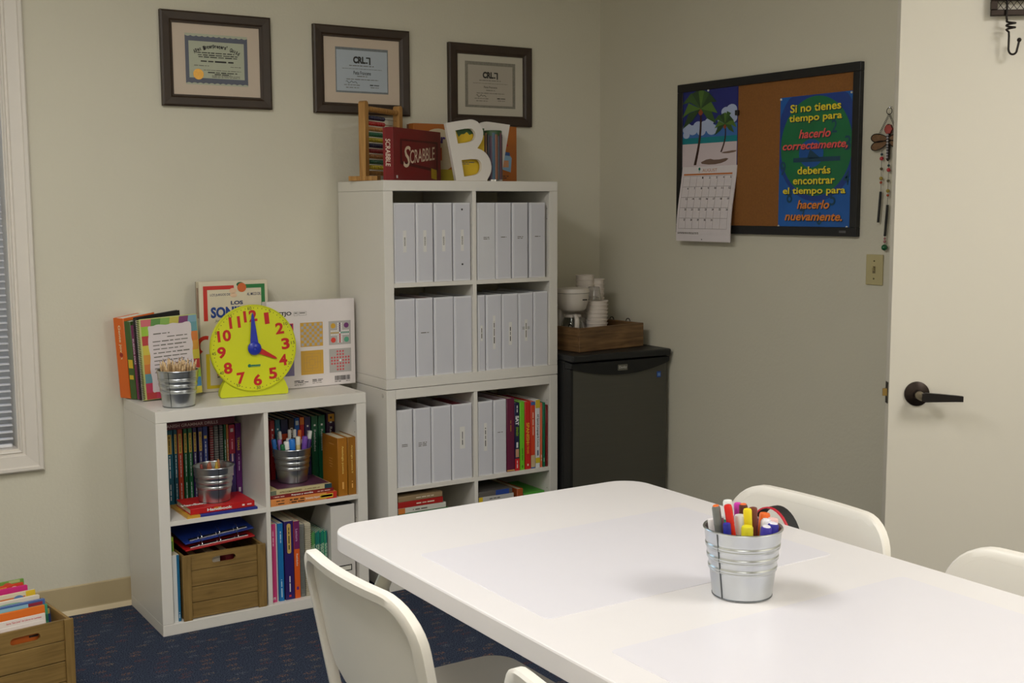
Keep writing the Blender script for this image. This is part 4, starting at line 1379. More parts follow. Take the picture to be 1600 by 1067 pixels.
def spiral_cover(o, w, t, h):
    m = MB()
    for k in range(46):
        z = h*(.012+.976*k/45)
        m.tube([(-.002+.011*math.cos(a), t/2+.0105*math.sin(a), z+.0008*a) for a in [i*2*PI/10 for i in range(10)]], .0012, 4, closed=True)
    m.build('coil', M('coil_dark', (52, 52, 54), 0.35, metal=0.3), o, smooth=True)
    m = MB()
    m.rbox(-.002, .006, t*.2, t*.8, 0.0, h, .001)
    m.build('punched_edge', PAPER, o)
    # patchwork border
    cols = [(206, 104, 112), (206, 190, 70), (90, 140, 70), (70, 130, 180), (130, 170, 80), (206, 120, 60), (190, 180, 80), (180, 60, 60), (120, 60, 110), (190, 60, 90), (120, 160, 180), (210, 150, 60), (84, 60, 110), (150, 190, 60), (196, 90, 90), (100, 150, 160)]
    yy = -.0006
    bw = .026
    k = 0
    n = 6
    for i in range(n):
        x0, x1 = .012+(w-.014)*i/n, .012+(w-.014)*(i+1)/n
        MB().flat([(x0, h-bw), (x1, h-bw), (x1+.004*(i < n-1), h-.002), (x0+.004*(i > 0), h-.002)], yy).build('border_patch', paint(*cols[k % 16]), o, fix=False)
        k += 1
        MB().flat([(x0, .002), (x1, .002), (x1+.004*(i < n-1), bw), (x0+.004*(i > 0), bw)], yy).build('border_patch', paint(*cols[(k+6) % 16]), o, fix=False)
        k += 1
    for i in range(7):
        z0, z1 = bw+(h-2*bw)*i/7, bw+(h-2*bw)*(i+1)/7
        MB().flat([(.012, z0), (.012+bw, z0), (.012+bw, z1), (.012, z1)], yy).build('border_patch', paint(*cols[(k*3+5) % 16]), o, fix=False)
        k += 1
        MB().flat([(w-.002-bw, z0), (w-.002, z0), (w-.002, z1), (w-.002-bw, z1)], yy).build('border_patch', paint(*cols[(k*5+2) % 16]), o, fix=False)
        k += 1
    # wavy letter sheet
    a, b, c, d = .012+bw*.85, w-.002-bw*.85, bw*.9, h-bw*.95
    lp = []
    N = 9
    for i in range(N):
        lp.append((a+(b-a)*i/N, c+.003*math.sin(i*2.2)))
    for i in range(N):
        lp.append((b+.003*math.sin(i*2.4), c+(d-c)*i/N))
    for i in range(N):
        lp.append((b-(b-a)*i/N, d+.003*math.sin(i*2.1)))
    for i in range(N):
        lp.append((a+.003*math.sin(i*1.9), d-(d-c)*i/N))
    MB().flat(smoothloop(lp, 1), yy-.0004).build('letter_sheet', paint(214, 204, 206), o, fix=False)
    dashes(o, INKG, [(.052, .11, h-.055), (.1, w-.04, h-.068)] + [(.048, w-.036-.01*(i % 3), h-.082-.0135*i) for i in range(9)], yy-.0008, 6, th=.0042, name='handwriting')
cover_book('spiral notebook with patchwork border cover and handwritten letter, on the low shelf', (.031, -.166, ZT+.002), R(2), .212, .014, .283, (190, 196, 120), LN+1.3, 'spiral_notebook', 'notebook', spiral_cover)

# ------------------------------------------------------------------ on top of the tall shelf
ZS = 1.5315
# abacus
ab = thing('abacus', 'wooden abacus with coloured bead rows on top of the tall shelf', 'abacus', (.985, -.125, ZS), R(34))
AW = wood('abacus_wood', (150, 104, 48), (196, 150, 86), along='z')
for sx_ in (-1, 1):
    x = sx_*.133
    m = MB()
    m.prism([(x-.013, 0), (x+.013, 0), (x+.013, .285), (x+.010, .292), (x, .296), (x-.010, .292), (x-.013, .285)], -.014, .014)
    m.build('post', AW, ab)
    boxp('foot', ab, AW, x-.014, x+.014, -.062, .062, 0, .018, .002)
MB().tube([(-.12, 0, .268), (.12, 0, .268)], .011, 12).build('top_bar', AW, ab, smooth=True)
MB().tube([(-.12, 0, .03), (.12, 0, .03)], .009, 12).build('bottom_bar', AW, ab, smooth=True)
bc = [(214, 190, 30), (20, 92, 60), (178, 120, 60), (150, 24, 28), (24, 28, 66), (206, 186, 34), (24, 100, 66), (190, 130, 66), (176, 26, 28), (22, 28, 66)]
for k in range(10):
    z = .052+k*.0205
    MB().tube([(-.122, 0, z), (.122, 0, z)], .0012, 6).build('wire', CHROME, ab)
    m = MB()
    for j in range(10):
        x = -.115+.0142*j
        m.tube([(x-.0066, 0, z), (x-.0045, 0, z), (x+.0045, 0, z), (x+.0066, 0, z)], [.0055, .0086, .0086, .0055], 10)
    o = m.build('bead_row', paint(*bc[k], 0.3), ab, smooth=True)
    o['kind'] = 'stuff'

# Scrabble box
sc = thing('board_game_box', 'dark red word game box standing on the tall shelf in front of the abacus', 'game box', (.912, -.365, ZS), R(33))
SCR = M('word_game_red', (118, 18, 22), 0.4, noise=0.12, nscale=6)
boxp('lid', sc, SCR, 0, .372, 0, .034, 0, .192, .001)
boxp('tray', sc, M('word_game_tray', (128, 20, 26), 0.4), .001, .371, .034, .044, .001, .191, .001)
yq = -.0006
MB().flat([(.05, .06), (.345, .035), (.345, .152), (.05, .152)], yq).build('title_panel_border', paint(74, 12, 16), sc, fix=False)
MB().flat([(.062, .07), (.333, .047), (.333, .145), (.062, .145)], yq-.0002).build('title_panel', M('word_game_panel', (112, 16, 20), 0.4, noise=0.2, nscale=8), sc, fix=False)
q = text(sc, 'CRABBLE', paint(220, 200, 176), .222, yq-.0006, .098, .2, .05, 0, .008, .18)
q.rotation_euler = (R(90), R(-6), 0)
q = text(sc, 'S', paint(220, 200, 176), .1, yq-.0006, .088, .055, .08, 0, .008, .18)
MB().flat([(.29, .012), (.335, .006), (.335, .044), (.29, .05)], yq-.0003).build('yellow_card', paint(196, 166, 30), sc, fix=False)
MB().rect(.018, .03, .008, .018, yq-.0003).build('corner_mark', paint(206, 206, 206), sc, fix=False)
q = text(sc, 'SCRABBLE', paint(224, 208, 190), 0, 0, 0, .1, .02, 0, .01, .12)
q.location = (-.0006, .022, .1)
q.rotation_euler = Euler((R(90), R(90), R(-90)), 'XYZ')

# brown game box behind
hb = thing('board_game_box', 'orange-brown game box standing behind the letter B', 'game box', (1.372, -.112, ZS))
boxp('lid', hb, M('brown_box', (168, 96, 30), 0.45, noise=0.25, nscale=5), -.24, .24, 0, .04, 0, .228, .001)
boxp('tray', hb, paint(110, 56, 24), -.239, .239, .04, .06, .001, .227, .001)
yq = -.0006
MB().disc(-.13, .125, .09, yq, 32, .085).build('cream_cloud', paint(196, 182, 150), hb, fix=False)
MB().rect(-.215, -.06, .0, .05, yq-.0002).build('yellow_patch', paint(176, 160, 50), hb, fix=False)
text(hb, 'Hear', paint(66, 40, 110), -.15, yq-.0005, .17, .105, .036, 0, .04)
text(hb, 'FI', paint(180, 84, 40), -.14, yq-.0005, .11, .05, .05, 0, .05)
m = MB()
m.flat(smoothloop([(.118, .165), (.16, .172), (.2, .155), (.195, .145), (.16, .16), (.12, .155)], 1), yq-.0002)
m.build('red_banner', paint(170, 34, 34), hb, fix=False)
m = MB()
m.flat([(.162, .055), (.21, .042), (.215, .1), (.205, .112), (.205, .122), (.17, .125), (.17, .116), (.158, .106)], yq-.0003)
m.build('jar_print', paint(140, 176, 206), hb, fix=False)
MB().rect(.172, .2, .062, .09, yq-.0005).build('jar_label_print', paint(206, 150, 110), hb, fix=False)
MB().flat([(.17, .112), (.206, .108), (.206, .122), (.17, .126)], yq-.0005).build('jar_lid_print', paint(60, 90, 150), hb, fix=False)
dashes(hb, paint(90, 50, 24), [(.13, .2, .026), (.14, .19, .018)], yq-.0003, 2, th=.005)

# white letter pieces
LW = M('letter_white', (222, 216, 208), 0.45)
lb = thing('letter_b', 'white cut-out letter B leaning left on top of the tall shelf', 'letter', (1.25, -.355, ZS))
outer = [(-.116, .213), (-.016, .230), (.005, .230), (.029, .220), (.046, .197), (.049, .174), (.042, .150), (.021, .123), (.049, .114), (.073, .092), (.084, .063), (.083, .039), (.076, .021), (.066, .007), (.064, 0), (-.073, 0)]
h1 = [(-.075, .187), (-.013, .198), (.004, .192), (.015, .176), (.011, .158), (-.006, .146), (-.064, .138)]
h2 = [(-.049, .077), (.017, .084), (.035, .074), (.041, .056), (.036, .035), (.020, .023), (-.038, .015)]
def corner_smooth(pts, keep):
    # one Chaikin pass that keeps the corners named in keep
    q = []
    n = len(pts)
    for i in range(n):
        p, a, b = pts[i-1], pts[i], pts[(i+1) % n]
        if i in keep:
            q.append(a)
        else:
            q.append((a[0]*.72+p[0]*.28, a[1]*.72+p[1]*.28))
            q.append((a[0]*.72+b[0]*.28, a[1]*.72+b[1]*.28))
    return q
meshobj('letter_plate', fillcurve([corner_smooth(outer, {0, 7, 13, 14, 15}), corner_smooth(h1, {0, 6}), corner_smooth(h2, {0, 6})], .016), LW, lb)
l2 = thing('letter_b', 'white cut-out letter leaning right behind the letter B', 'letter', (1.25, -.285, ZS))
back = [(.05, .205), (.077, .223), (.100, .230), (.117, .230), (.215, .221), (.170, 0), (.06, 0)]
meshobj('letter_plate', fillcurve([corner_smooth(back, {4, 5, 6})], .012), LW, l2)
# yellow crayon box behind the B
yb_ = thing('crayon_box', 'yellow box with a green jagged top seen through the letter B', 'box', (1.25, -.340, ZS))
MB().prism([(-.05, 0), (.066, 0), (.066, .2), (-.084, .2)], 0, .012).build('carton', paint(206, 172, 34, .45), yb_)
m = MB()
zz = [(-.083, .2), (-.078, .172)]
rnd = random.Random(2)
for i in range(12):
    zz.append((-.078+.144*(i+.5)/12, .164+rnd.uniform(0, .014)+(.01 if i % 2 else 0)))
zz += [(.066, .172), (.066, .2)]
MB().flat(zz, -.0006).build('green_border', paint(52, 84, 44), yb_, fix=False)
dashes(yb_, INKG, [(-.035, .02, .07), (-.03, .0, .064)], -.0006, 4, th=.0035)
# pencil-striped can
cn = thing('pencil_tin', 'round tin printed with coloured pencils between the white letters', 'tin', (1.366, -.322, ZS))
RCAN = .036
pc = [(150, 120, 96), (40, 44, 50), (80, 60, 76), (60, 90, 110), (130, 84, 60), (66, 76, 84), (110, 70, 84), (50, 60, 70), (150, 110, 80), (90, 84, 90)]
for k in range(20):
    a0, a1 = 2*PI*k/20, 2*PI*(k+1)/20
    am = (a0+a1)/2
    m = MB()
    v = []
    for z in (.006, .172+.006*((k*5) % 3)):
        v += [(RCAN*math.cos(a0), RCAN*math.sin(a0), z), ((RCAN+.0015)*math.cos(am), (RCAN+.0015)*math.sin(am), z), (RCAN*math.cos(a1), RCAN*math.sin(a1), z), (0, 0, z)]
    m.add(v, [(0, 1, 5, 4), (1, 2, 6, 5), (2, 3, 7, 6), (3, 0, 4, 7), (4, 5, 6, 7), (0, 3, 2, 1)])
    m.build('pencil_stripe', paint(*pc[k % 10]), cn)
MB().lathe([(RCAN*.98, .170), (RCAN*.98, .192), (RCAN*.9, .194)], 28).build('green_top', paint(54, 84, 48), cn, smooth=True)
MB().lathe([(RCAN+.001, 0), (RCAN+.001, .006)], 28).build('bottom_rim', CHROME, cn, smooth=True)

# ------------------------------------------------------------------ framed certificates
FRAMEM = M('walnut_frame', (54, 40, 28), 0.45, noise=0.25, nscale=4, stretch=(3, 3, 3))
FRAMEV = M('walnut_frame_lip', (48, 34, 24), 0.45)
MATB = M('mat_board', (206, 190, 172), 0.8)
MATC = M('mat_board_grey', (196, 190, 174), 0.8)
def frame(label, x0, x1, z0, z1, docw, doch, matm, kind):
    W, H = x1-x0, z1-z0
    t = thing('framed_certificate', label, 'picture frame', ((x0+x1)/2, 0, z0), 0, 'framed certificates')
    prof = [(0, 0), (0, -.018), (.006, -.021), (.03, -.019), (.036, -.014), (.042, -.013), (.042, -.006)]
    cs = [(-W/2, 0, 1, 1), (W/2, 0, -1, 1), (W/2, H, -1, -1), (-W/2, H, 1, -1)]
    for i in range(4):
        a, b = cs[i], cs[(i+1) % 4]
        v = [(a[0]+a[2]*d, y, a[1]+a[3]*d) for d, y in prof] + [(b[0]+b[2]*d, y, b[1]+b[3]*d) for d, y in prof]
        k = len(prof)
        MB().add(v, [(q, q+1, k+q+1, k+q) for q in range(k-1)]).build('moulding', FRAMEM, t)
    w = .0405
    boxp('mat_board', t, matm, -W/2+w, W/2-w, -.0085, -.002, w, H-w)
    cx, cz = 0.0, H/2+.002
    kx, kz = docw/2, doch/2
    y = -.0092
    if kind == 'guild':
        MB().rect(-kx, kx, cz-kz, cz+kz, -.0088).build('document', paint(176, 180, 158), t, fix=False)
        # scalloped blue border
        n = 11
        lp = [(-kx, cz-kz)]
        for i in range(n*4+1):
            s = i/(n*4)
            lp.append((-kx+docw*s, cz-kz+.004+.0035*abs(math.sin(PI*s*n))))
        top = []
        for i in range(n*4+1):
            s = i/(n*4)
            top.append((kx-docw*s, cz+kz-.007-.0035*abs(math.sin(PI*s*n))))
        me = fillcurve([lp[1:]+top, [(-kx+.013, cz-kz+.024), (kx-.013, cz-kz+.024), (kx-.013, cz+kz-.026), (-kx+.013, cz+kz-.026)]], .0004)
        meshobj('blue_border', me, paint(84, 88, 104), t, loc=(0, y, 0))
        s = "Apex Interpreters' Guild"
        n = len(s)
        for i, ch in enumerate(s):
            if ch == ' ':
                continue
            u = (i-(n-1)/2)/((n-1)/2)
            xx = u*.082
            q = text(t, ch, INK, xx, y-.0004, cz+.047-.02*u*u, .0032 if ch in "'il" else .0078 if ch in 'AIG' else .0066, .006 if ch == "'" else .015 if ch in 'AIGp' else (.013 if ch in 'ltd' else .010), 0, .03)
            q.rotation_euler = (R(90), R(28*u), 0)
            if ch == "'":
                q.location.z += .007
        dashes(t, INK, [(-.072, .066, cz+.024), (-.07, .078, cz+.016), (-.068, .076, cz+.009)], y-.0004, 3, th=.0036)
        dashes(t, INK, [(-.06, .062, cz-.006)], y-.0004, 4, th=.006, name='bold_print')
        dashes(t, INKG, [(-.085, -.03, cz-.022), (.05, .09, cz-.022), (-.05, .09, cz-.037), (-.02, .085, cz-.056), (-.02, .085, cz-.061)], y-.0004, 5, th=.0026)
        dashes(t, INK, [(-.035, .075, cz-.045), (-.01, .05, cz-.051)], y-.0004, 6, th=.004)
        lp = [((-.07+(.0185+.001*(i % 2))*math.cos(2*PI*i/48)), cz-.053+(.0185+.001*(i % 2))*math.sin(2*PI*i/48)) for i in range(48)]
        MB().prism(lp, y-.001, y-.0003).build('gold_seal', M('gold_foil', (190, 142, 62), 0.35, metal=0.6, noise=0.2, nscale=120), t)
    else:
        bl = kind == 'blue'
        MB().rect(-kx, kx, cz-kz, cz+kz, -.0088).build('document_border', M('cert_border_%s' % kind, (120, 126, 130) if bl else (132, 128, 116), 0.6, noise=0.35, nscale=160), t, fix=False)
        e = .004 if bl else .014
        e2 = .010 if bl else .014
        MB().rect(-kx+e, kx-e, cz-kz+e2*.7, cz+kz-e2, y+.0002).build('document', paint(176, 186, 196) if bl else paint(178, 170, 156), t, fix=False)
        text(t, 'CRL', INK, -.012, y-.0004, cz+.04, .052, .027, 0, .055)
        # last letter of the logo: an A without its left foot
        m = MB()
        m.rect(.017, .035, cz+.047, cz+.052, y-.0004).rect(.030, .036, cz+.024, cz+.050, y-.0004).rect(.015, .024, cz+.028, cz+.033, y-.0004)
        m.build('logo_letter', INK, t, fix=False)
        dashes(t, INKG, [(-.055, .05, cz+.018)], y-.0004, 3, th=.0032)
        dashes(t, INKG, [(-.085, .085, cz+.006)], y-.0004, 9, th=.002)
        text(t, 'Petia Francene', INK, 0, y-.0004, cz-.009, .074 if bl else .064, .014 if bl else .008, 0, .01)
        dashes(t, INKG, [(-.022, .022, cz-.022), (-.068, .07, cz-.034)], y-.0004, 2, th=.003)
        m = MB()
        pts = [(-.07+.006*i, y-.0006, cz-.045+.004*math.sin(i*2.1)+.002*math.cos(i*5)) for i in range(9)]
        m.tube(pts, .0009, 5)
        m.build('signature', INK, t)
        dashes(t, INKG, [(-.078, -.01, cz-.056), (-.07, -.012, cz-.066), (.035, .07, cz-.063)], y-.0004, 7, th=.003)
        dashes(t, INK, [(.032, .072, cz-.054)], y-.0004, 8, th=.004)
    return t
frame('framed certificate with blue scalloped border and gold seal, leftmost on the wall', .1804, .589, 1.7956, 2.1301, .232, .180, MATB, 'guild')
frame('framed certificate on pale blue paper, middle of the three on the wall', .7604, 1.1684, 1.792, 2.1239, .225, .172, MATB, 'blue')
frame('framed certificate with broad grey border, rightmost of the three on the wall', 1.3491, 1.7524, 1.768, 2.0964, .245, .186, MATC, 'grey')

# ------------------------------------------------------------------ cork board on the right wall
cb = thing('cork_board', 'black framed cork board hanging on the right wall', 'cork board', (XR, -1.0145, 1.3255), R(-90))
BW, BH = .942, .591
boxp('cork_panel', cb, M('cork', (142, 92, 42), 0.9, noise=0.2, nscale=140, bump=0.5, bscale=300), -BW/2+.02, BW/2-.02, -.012, -.002, .02, BH-.02)
BF = M('board_frame_black', (24, 24, 25), 0.4)
boxp('frame_rail', cb, BF, -BW/2, BW/2, -.02, 0, 0, .032, .002)
boxp('frame_rail', cb, BF, -BW/2, BW/2, -.02, 0, BH-.032, BH, .002)
boxp('frame_stile', cb, BF, -BW/2, -BW/2+.032, -.0198, 0, .032, BH-.032, .002)
boxp('frame_stile', cb, BF, BW/2-.032, BW/2, -.0198, 0, .032, BH-.032, .002)
boxp('maker_plate', cb, paint(90, 90, 92), BW/2-.075, BW/2-.045, -.0212, -.0198, .012, .02)

# poster
def wpt(y):           # world y on the right wall -> local x about the board centre
    return -(y+1.0145)
PX0, PX1, PZ0, PZ1 = -(-1.112+1.0145), -(-1.452+1.0145), 1.352, 1.822
ps = thing('poster', 'blue and green motivational poster in Spanish pinned to the cork board', 'poster', (XR-.013, -1.0145, 0), R(-90))
m = MB()
m.box(PX0, PX1, -.0012, 0, PZ0, PZ1)
m.build('sheet', M('poster_blue', (22, 92, 172), 0.35, noise=0.25, nscale=9), ps, fix=False)
pw = PX1-PX0
ph = PZ1-PZ0
pcx, pcz = (PX0+PX1)/2, (PZ0+PZ1)/2
def clipdisc(cx, cz, rx, rz, y, mat, nm):
    lp = []
    for i in range(64):
        a = 2*PI*i/64
        lp.append((min(max(cx+rx*math.cos(a), PX0+.0005), PX1-.0005), min(max(cz+rz*math.sin(a), PZ0+.0005), PZ1-.0005)))
    return MB().flat(lp, y).build(nm, mat, ps, fix=False)
clipdisc(pcx+.01, pcz+.075, .195, .215, -.0014, M('poster_ring', (26, 62, 140), 0.35, noise=0.2, nscale=14), 'dial_ring_print')
clipdisc(pcx+.005, pcz+.055, .168, .175, -.0017, M('poster_green', (24, 112, 68), 0.35, noise=0.25, nscale=9), 'dial_print')
clipdisc(pcx-.015, pcz+.03, .058, .05, -.0020, M('poster_mid', (22, 84, 160), 0.35, noise=0.2, nscale=14), 'hub_print')
MB().flat([(pcx-.035, pcz+.01), (pcx-.02, pcz+.045), (pcx+.03, pcz+.012)], -.0022).rect(pcx-.1, pcx+.12, pcz+.0, pcz+.016, -.0022).build('clock_hand_print', paint(24, 66, 90), ps, fix=False)
for s, x, z, h in (('9', -.15, -.02, .05), ('3', .152, .06, .05), ('4', .15, -.06, .05), ('5', .09, -.13, .05), ('6', .03, -.2, .045), ('8', -.115, -.12, .05), ('7', -.05, -.19, .045), ('2', .09, .12, .045)):
    text(ps, s, paint(20, 70, 96), pcx+x, -.0022, pcz+z, h*.55, h, 0, .01, name='dial_numeral_print')
PY = paint(236, 214, 44)
PO = paint(226, 134, 48)
PRD = paint(232, 92, 84)
DK = paint(14, 40, 60)
rows = [('Si no tienes', .908, .7, .062, PY, 0), ('tiempo para', .825, .73, .066, PY, 0), ('hacerlo', .712, .44, .066, PRD, .25), ('correctamente,', .617, .9, .062, PRD, .25),
        ('deberás', .437, .46, .058, PY, 0), ('encontrar', .357, .58, .05, PY, 0), ('el tiempo para', .278, .87, .066, PY, 0), ('hacerlo', .180, .45, .066, PO, .25), ('nuevamente.', .085, .8, .056, PO, .25)]
for s, zf, wf, hf, mt, sh in rows:
    text(ps, s, DK, pcx+.003, -.0026, PZ0+ph*zf-.003, pw*wf, ph*hf, 0, .03, sh, name='lettering_shadow')
    text(ps, s, mt, pcx, -.0030, PZ0+ph*zf, pw*wf, ph*hf, 0, .022, sh)
for x, z in ((PX0+.004, PZ1-.006), (PX0+.004, PZ0+.006), (PX1-.012, PZ0+.006), (PX1-.006, PZ1-.006)):
    MB().lathe([(.004, 0), (.004, .003), (.002, .005)], 12).build('push_pin', paint(220, 218, 210), ps, smooth=True, loc=(x, -.001, z), rot=(R(90), 0, 0))

# calendar
cl = thing('wall_calendar', 'wall calendar with palm beach picture open at August, on the cork board', 'calendar', (XR-.0125, -1.0145, 0), R(-90))
CX0, CX1 = -(-.572+1.0145), -(-.889+1.0145)
CZM, CZT, CZB = 1.588, 1.889, 1.293
boxp('picture_page', cl, M('cal_sky', (36, 44, 122), 0.3, noise=0.3, nscale=12), CX0, CX1, -.0025, 0, CZM, CZT)
y = -.003
cw = CX1-CX0
MB().rect(CX0, CX1, CZM+.11, CZM+.16, y).build('horizon_print', paint(60, 110, 180), cl, fix=False)
m = MB()
rnd = random.Random(11)
for (fx, fz, s) in ((.75, .58, .03), (.85, .62, .035), (.9, .7, .03), (.8, .68, .026), (.95, .6, .03), (.1, .5, .03), (.2, .48, .028), (.3, .52, .03), (.42, .52, .03), (.5, .56, .026), (.08, .42, .02), (.55, .47, .03), (.36, .46, .026)):
    m.disc(min(max(CX0+cw*fx, CX0+s), CX1-s), CZM+.301*fz, s, y-.0002-.00001*rnd.random(), 16, s*.7)
m.build('cloud_print', paint(176, 190, 222), cl, fix=False)
MB().rect(CX0, CX1, CZM+.085, CZM+.113, y-.0004).build('sea_print', paint(14, 130, 140), cl, fix=False)
MB().rect(CX0, CX1, CZM, CZM+.09, y-.0006).build('sand_print', paint(214, 200, 204), cl, fix=False)
def palm(bx, bz, tx, tz, cr, w, seed):
    rnd = random.Random(seed)
    pts = [(bx+(tx-bx)*s + .012*math.sin(PI*s), bz+(tz-bz)*s) for s in [i/8 for i in range(9)]]
    l = [(x-w*(1.3-.5*i/8), z) for i, (x, z) in enumerate(pts)]
    r = [(x+w*(1.3-.5*i/8), z) for i, (x, z) in enumerate(pts)]
    MB().flat(l+r[::-1], y-.0010).build('palm_trunk_print', paint(58, 34, 28), cl, fix=False)
    MB().disc(tx, tz-.008, w*2.6, y-.0011, 12, w*3).build('coconut_print', paint(150, 70, 34), cl, fix=False)
    for i in range(9):
        a = -.5+i*(PI+1.0)/8
        L = cr*rnd.uniform(.8, 1.1)
        ex, ez = tx+L*math.cos(a), tz+L*.8*math.sin(a)-.25*L*abs(math.cos(a))
        mx_, mz_ = tx+L*.55*math.cos(a), tz+L*.62*math.sin(a)+.06*L
        nx, nz = -(ez-tz), ex-tx
        n = math.hypot(nx, nz) or 1
        nx, nz = nx/n*cr*.16, nz/n*cr*.16
        poly = [(tx, tz), (mx_+nx, mz_+nz), (ex, ez), (mx_-nx, mz_-nz)]
        poly = [(min(max(px, CX0+.001), CX1-.001), min(pz, CZT-.001)) for px, pz in poly]
        MB().flat(poly, y-.0012-.00002*i).build('palm_frond_print', [paint(58, 92, 44), paint(84, 120, 50), paint(44, 72, 40)][i % 3], cl, fix=False)
palm(CX0+.08, CZM+.006, CX0+.11, CZM+.225, .118, .0058, 4)
palm(CX0+.23, CZM+.052, CX0+.25, CZM+.158, .068, .0034, 8)
m = MB()
m.flat(smoothloop([(CX0+.1, CZM+.012), (CX0+.16, CZM+.03), (CX0+.2, CZM+.022), (CX0+.28, CZM+.03), (CX0+.25, CZM+.012), (CX0+.18, CZM+.004)], 1), y-.0009).flat(smoothloop([(CX0+.22, CZM+.05), (CX1-.002, CZM+.058), (CX1-.002, CZM+.05), (CX0+.26, CZM+.045)], 1), y-.0009)
m.build('palm_shadow_print', paint(120, 96, 84), cl, fix=False)
# lower page: bows away from the board towards its foot
m = MB()
N = 10
PB = []
for i in range(N+1):
    s = i/N
    PB.append((-.003-.030*math.sin(s*PI*.55)**1.4, CZM-(CZM-CZB)*s))
v = []
for (yy, z) in PB:
    v += [(CX0+.004, yy, z), (CX1+.001, yy, z), (CX1+.001, yy+.004, z), (CX0+.004, yy+.004, z)]
f = []
for i in range(N):
    for k in range(4):
        f.append((i*4+k, i*4+(k+1) % 4, (i+1)*4+(k+1) % 4, (i+1)*4+k))
f += [(0, 1, 2, 3), (N*4, N*4+3, N*4+2, N*4+1)]
m.add(v, f)
m.build('month_page', M('month_paper', (224, 216, 218), 0.55), cl)
def pgy(z):
    s = (CZM-z)/(CZM-CZB)
    return -.003-.030*math.sin(max(0, s)*PI*.55)**1.4-.0012
def prect(m, x0, x1, z0, z1):
    n = max(1, int(abs(z1-z0)/.02))
    for i in range(n):
        a, b = z0+(z1-z0)*i/n, z0+(z1-z0)*(i+1)/n
        m.add([(x0, pgy(a), a), (x1, pgy(a), a), (x1, pgy(b), b), (x0, pgy(b), b)], [(0, 1, 2, 3)])
gx0, gx1 = CX0+.018, CX1-.018
gz1, gz0 = CZM-.046, CZB+.05
m = MB()
prect(m, gx0, gx1, CZM-.034, CZM-.028)
m.build('orange_bar', paint(206, 120, 60), cl, fix=False)
m = MB()
for i in range(8):
    x = gx0+(gx1-gx0)*i/7
    prect(m, x-.0006, x+.0006, gz0, gz1+.008)
for j in range(6):
    z = gz1+.008-(gz1+.008-gz0)*j/5
    prect(m, gx0, gx1, z-.0006, z+.0006)
m.build('month_grid', paint(168, 160, 160), cl, fix=False)
q = text(cl, 'AUGUST', paint(206, 150, 110), (CX0+CX1)/2+.01, pgy(CZM-.016), CZM-.016, .085, .012, 0, 0)
MB().disc(CX0+.108, CZM-.010, .006, pgy(CZM-.01), 12).rect(CX0+.107, CX0+.109, CZM-.024, CZM-.012, pgy(CZM-.02)).build('palm_emblem', paint(40, 130, 110), cl, fix=False)
dn = 1
for j in range(5):
    for i in range(7):
        if j == 0 and i < 2:
            continue
        if dn > 31:
            break
        x = gx0+(gx1-gx0)*(i+.85)/7
        z = gz1+.008-(gz1+.008-gz0)*(j+.16)/5
        text(cl, str(dn), INK, x, pgy(z)-.0003, z, .006 if dn < 10 else .010, .008, 0, .01, name='day_number')
        dn += 1
MB().disc((CX0+CX1)/2, CZB+.008, .0025, pgy(CZB+.008), 10).build('punch_hole', INK, cl, fix=False)
dashes(cl, INKG, [(CX0+.015, CX0+.14, CZB+.034), (CX0+.015, CX0+.14, CZB+.03)], pgy(CZB+.03)-.001, 3, th=.0022)
for x, z in ((CX0+cw*.48, CZT-.008),):
    MB().lathe([(.004, 0), (.004, .003), (.002, .005)], 12).build('push_pin', paint(220, 218, 210), cl, smooth=True, loc=(x, -.0025, z), rot=(R(90), 0, 0))
boxp('clip', cl, BLACKP, CX1-.006, CX1+.008, -.012, .0, CZT-.115, CZT-.095, .002)

# ------------------------------------------------------------------ light switch, wind chime
sw = thing('light_switch', 'ivory light switch plate on the right wall near the door', 'light switch', (XR, -1.556, 1.163), R(-90))
IV = M('ivory_plastic', (188, 176, 130), 0.4)
boxp('cover_plate', sw, IV, -.036, .036, -.006, 0, 0, .104, .003)
boxp('toggle_slot', sw, M('slot_dark', (120, 108, 76), 0.5), -.006, .006, -.0066, -.0055, .04, .064)
m = MB()
m.add([(-.004, -.006, .048), (.004, -.006, .048), (.004, -.006, .058), (-.004, -.006, .058), (-.003, -.016, .058), (.003, -.016, .058), (.003, -.016, .064), (-.003, -.016, .064)], [(0, 1, 5, 4), (1, 2, 6, 5), (2, 3, 7, 6), (3, 0, 4, 7), (4, 5, 6, 7)])
m.build('toggle', IV, sw)
for z in (.022, .082):
    MB().lathe([(.003, 0), (.003, .0015), (.0015, .002)], 10).build('screw', M('screw_dull', (120, 110, 80), 0.4, metal=0.5), sw, smooth=True, loc=(0, -.006, z), rot=(R(90), 0, 0))

wc = thing('wind_chime', 'dragonfly wind chime with beads hanging on the wall beside the door', 'wind chime', (XR, -1.607, 0), R(-90))
DKM = M('chime_metal', (46, 40, 36), 0.45, metal=0.6)
yc = -.014
MB().tube([(0, 0, 1.756), (0, yc, 1.756), (0, yc, 1.752)], .0015, 6).build('nail', CHROME, wc)
MB().tube([(.011*math.cos(a), yc, 1.742+.011*math.sin(a)) for a in [2*PI*k/20 for k in range(20)]], .0013, 6, closed=True).build('ring', DKM, wc, smooth=True)
for s in (-1, 1):
    m = MB()
    for k in range(16):
        u = k/15
        c = (s*.042*u, yc, 1.732-.070*u)
        m.tube([(c[0]+.0028*math.cos(a)*(1 if k % 2 else .3), c[1]+.0028*math.cos(a)*(.3 if k % 2 else 1), c[2]+.0036*math.sin(a)) for a in [2*PI*i/8 for i in range(8)]], .0007, 4, closed=True)
    m.build('chain', DKM, wc)
WING = M('wing_glass', (120, 88, 60), 0.3, noise=0.7, nscale=45)
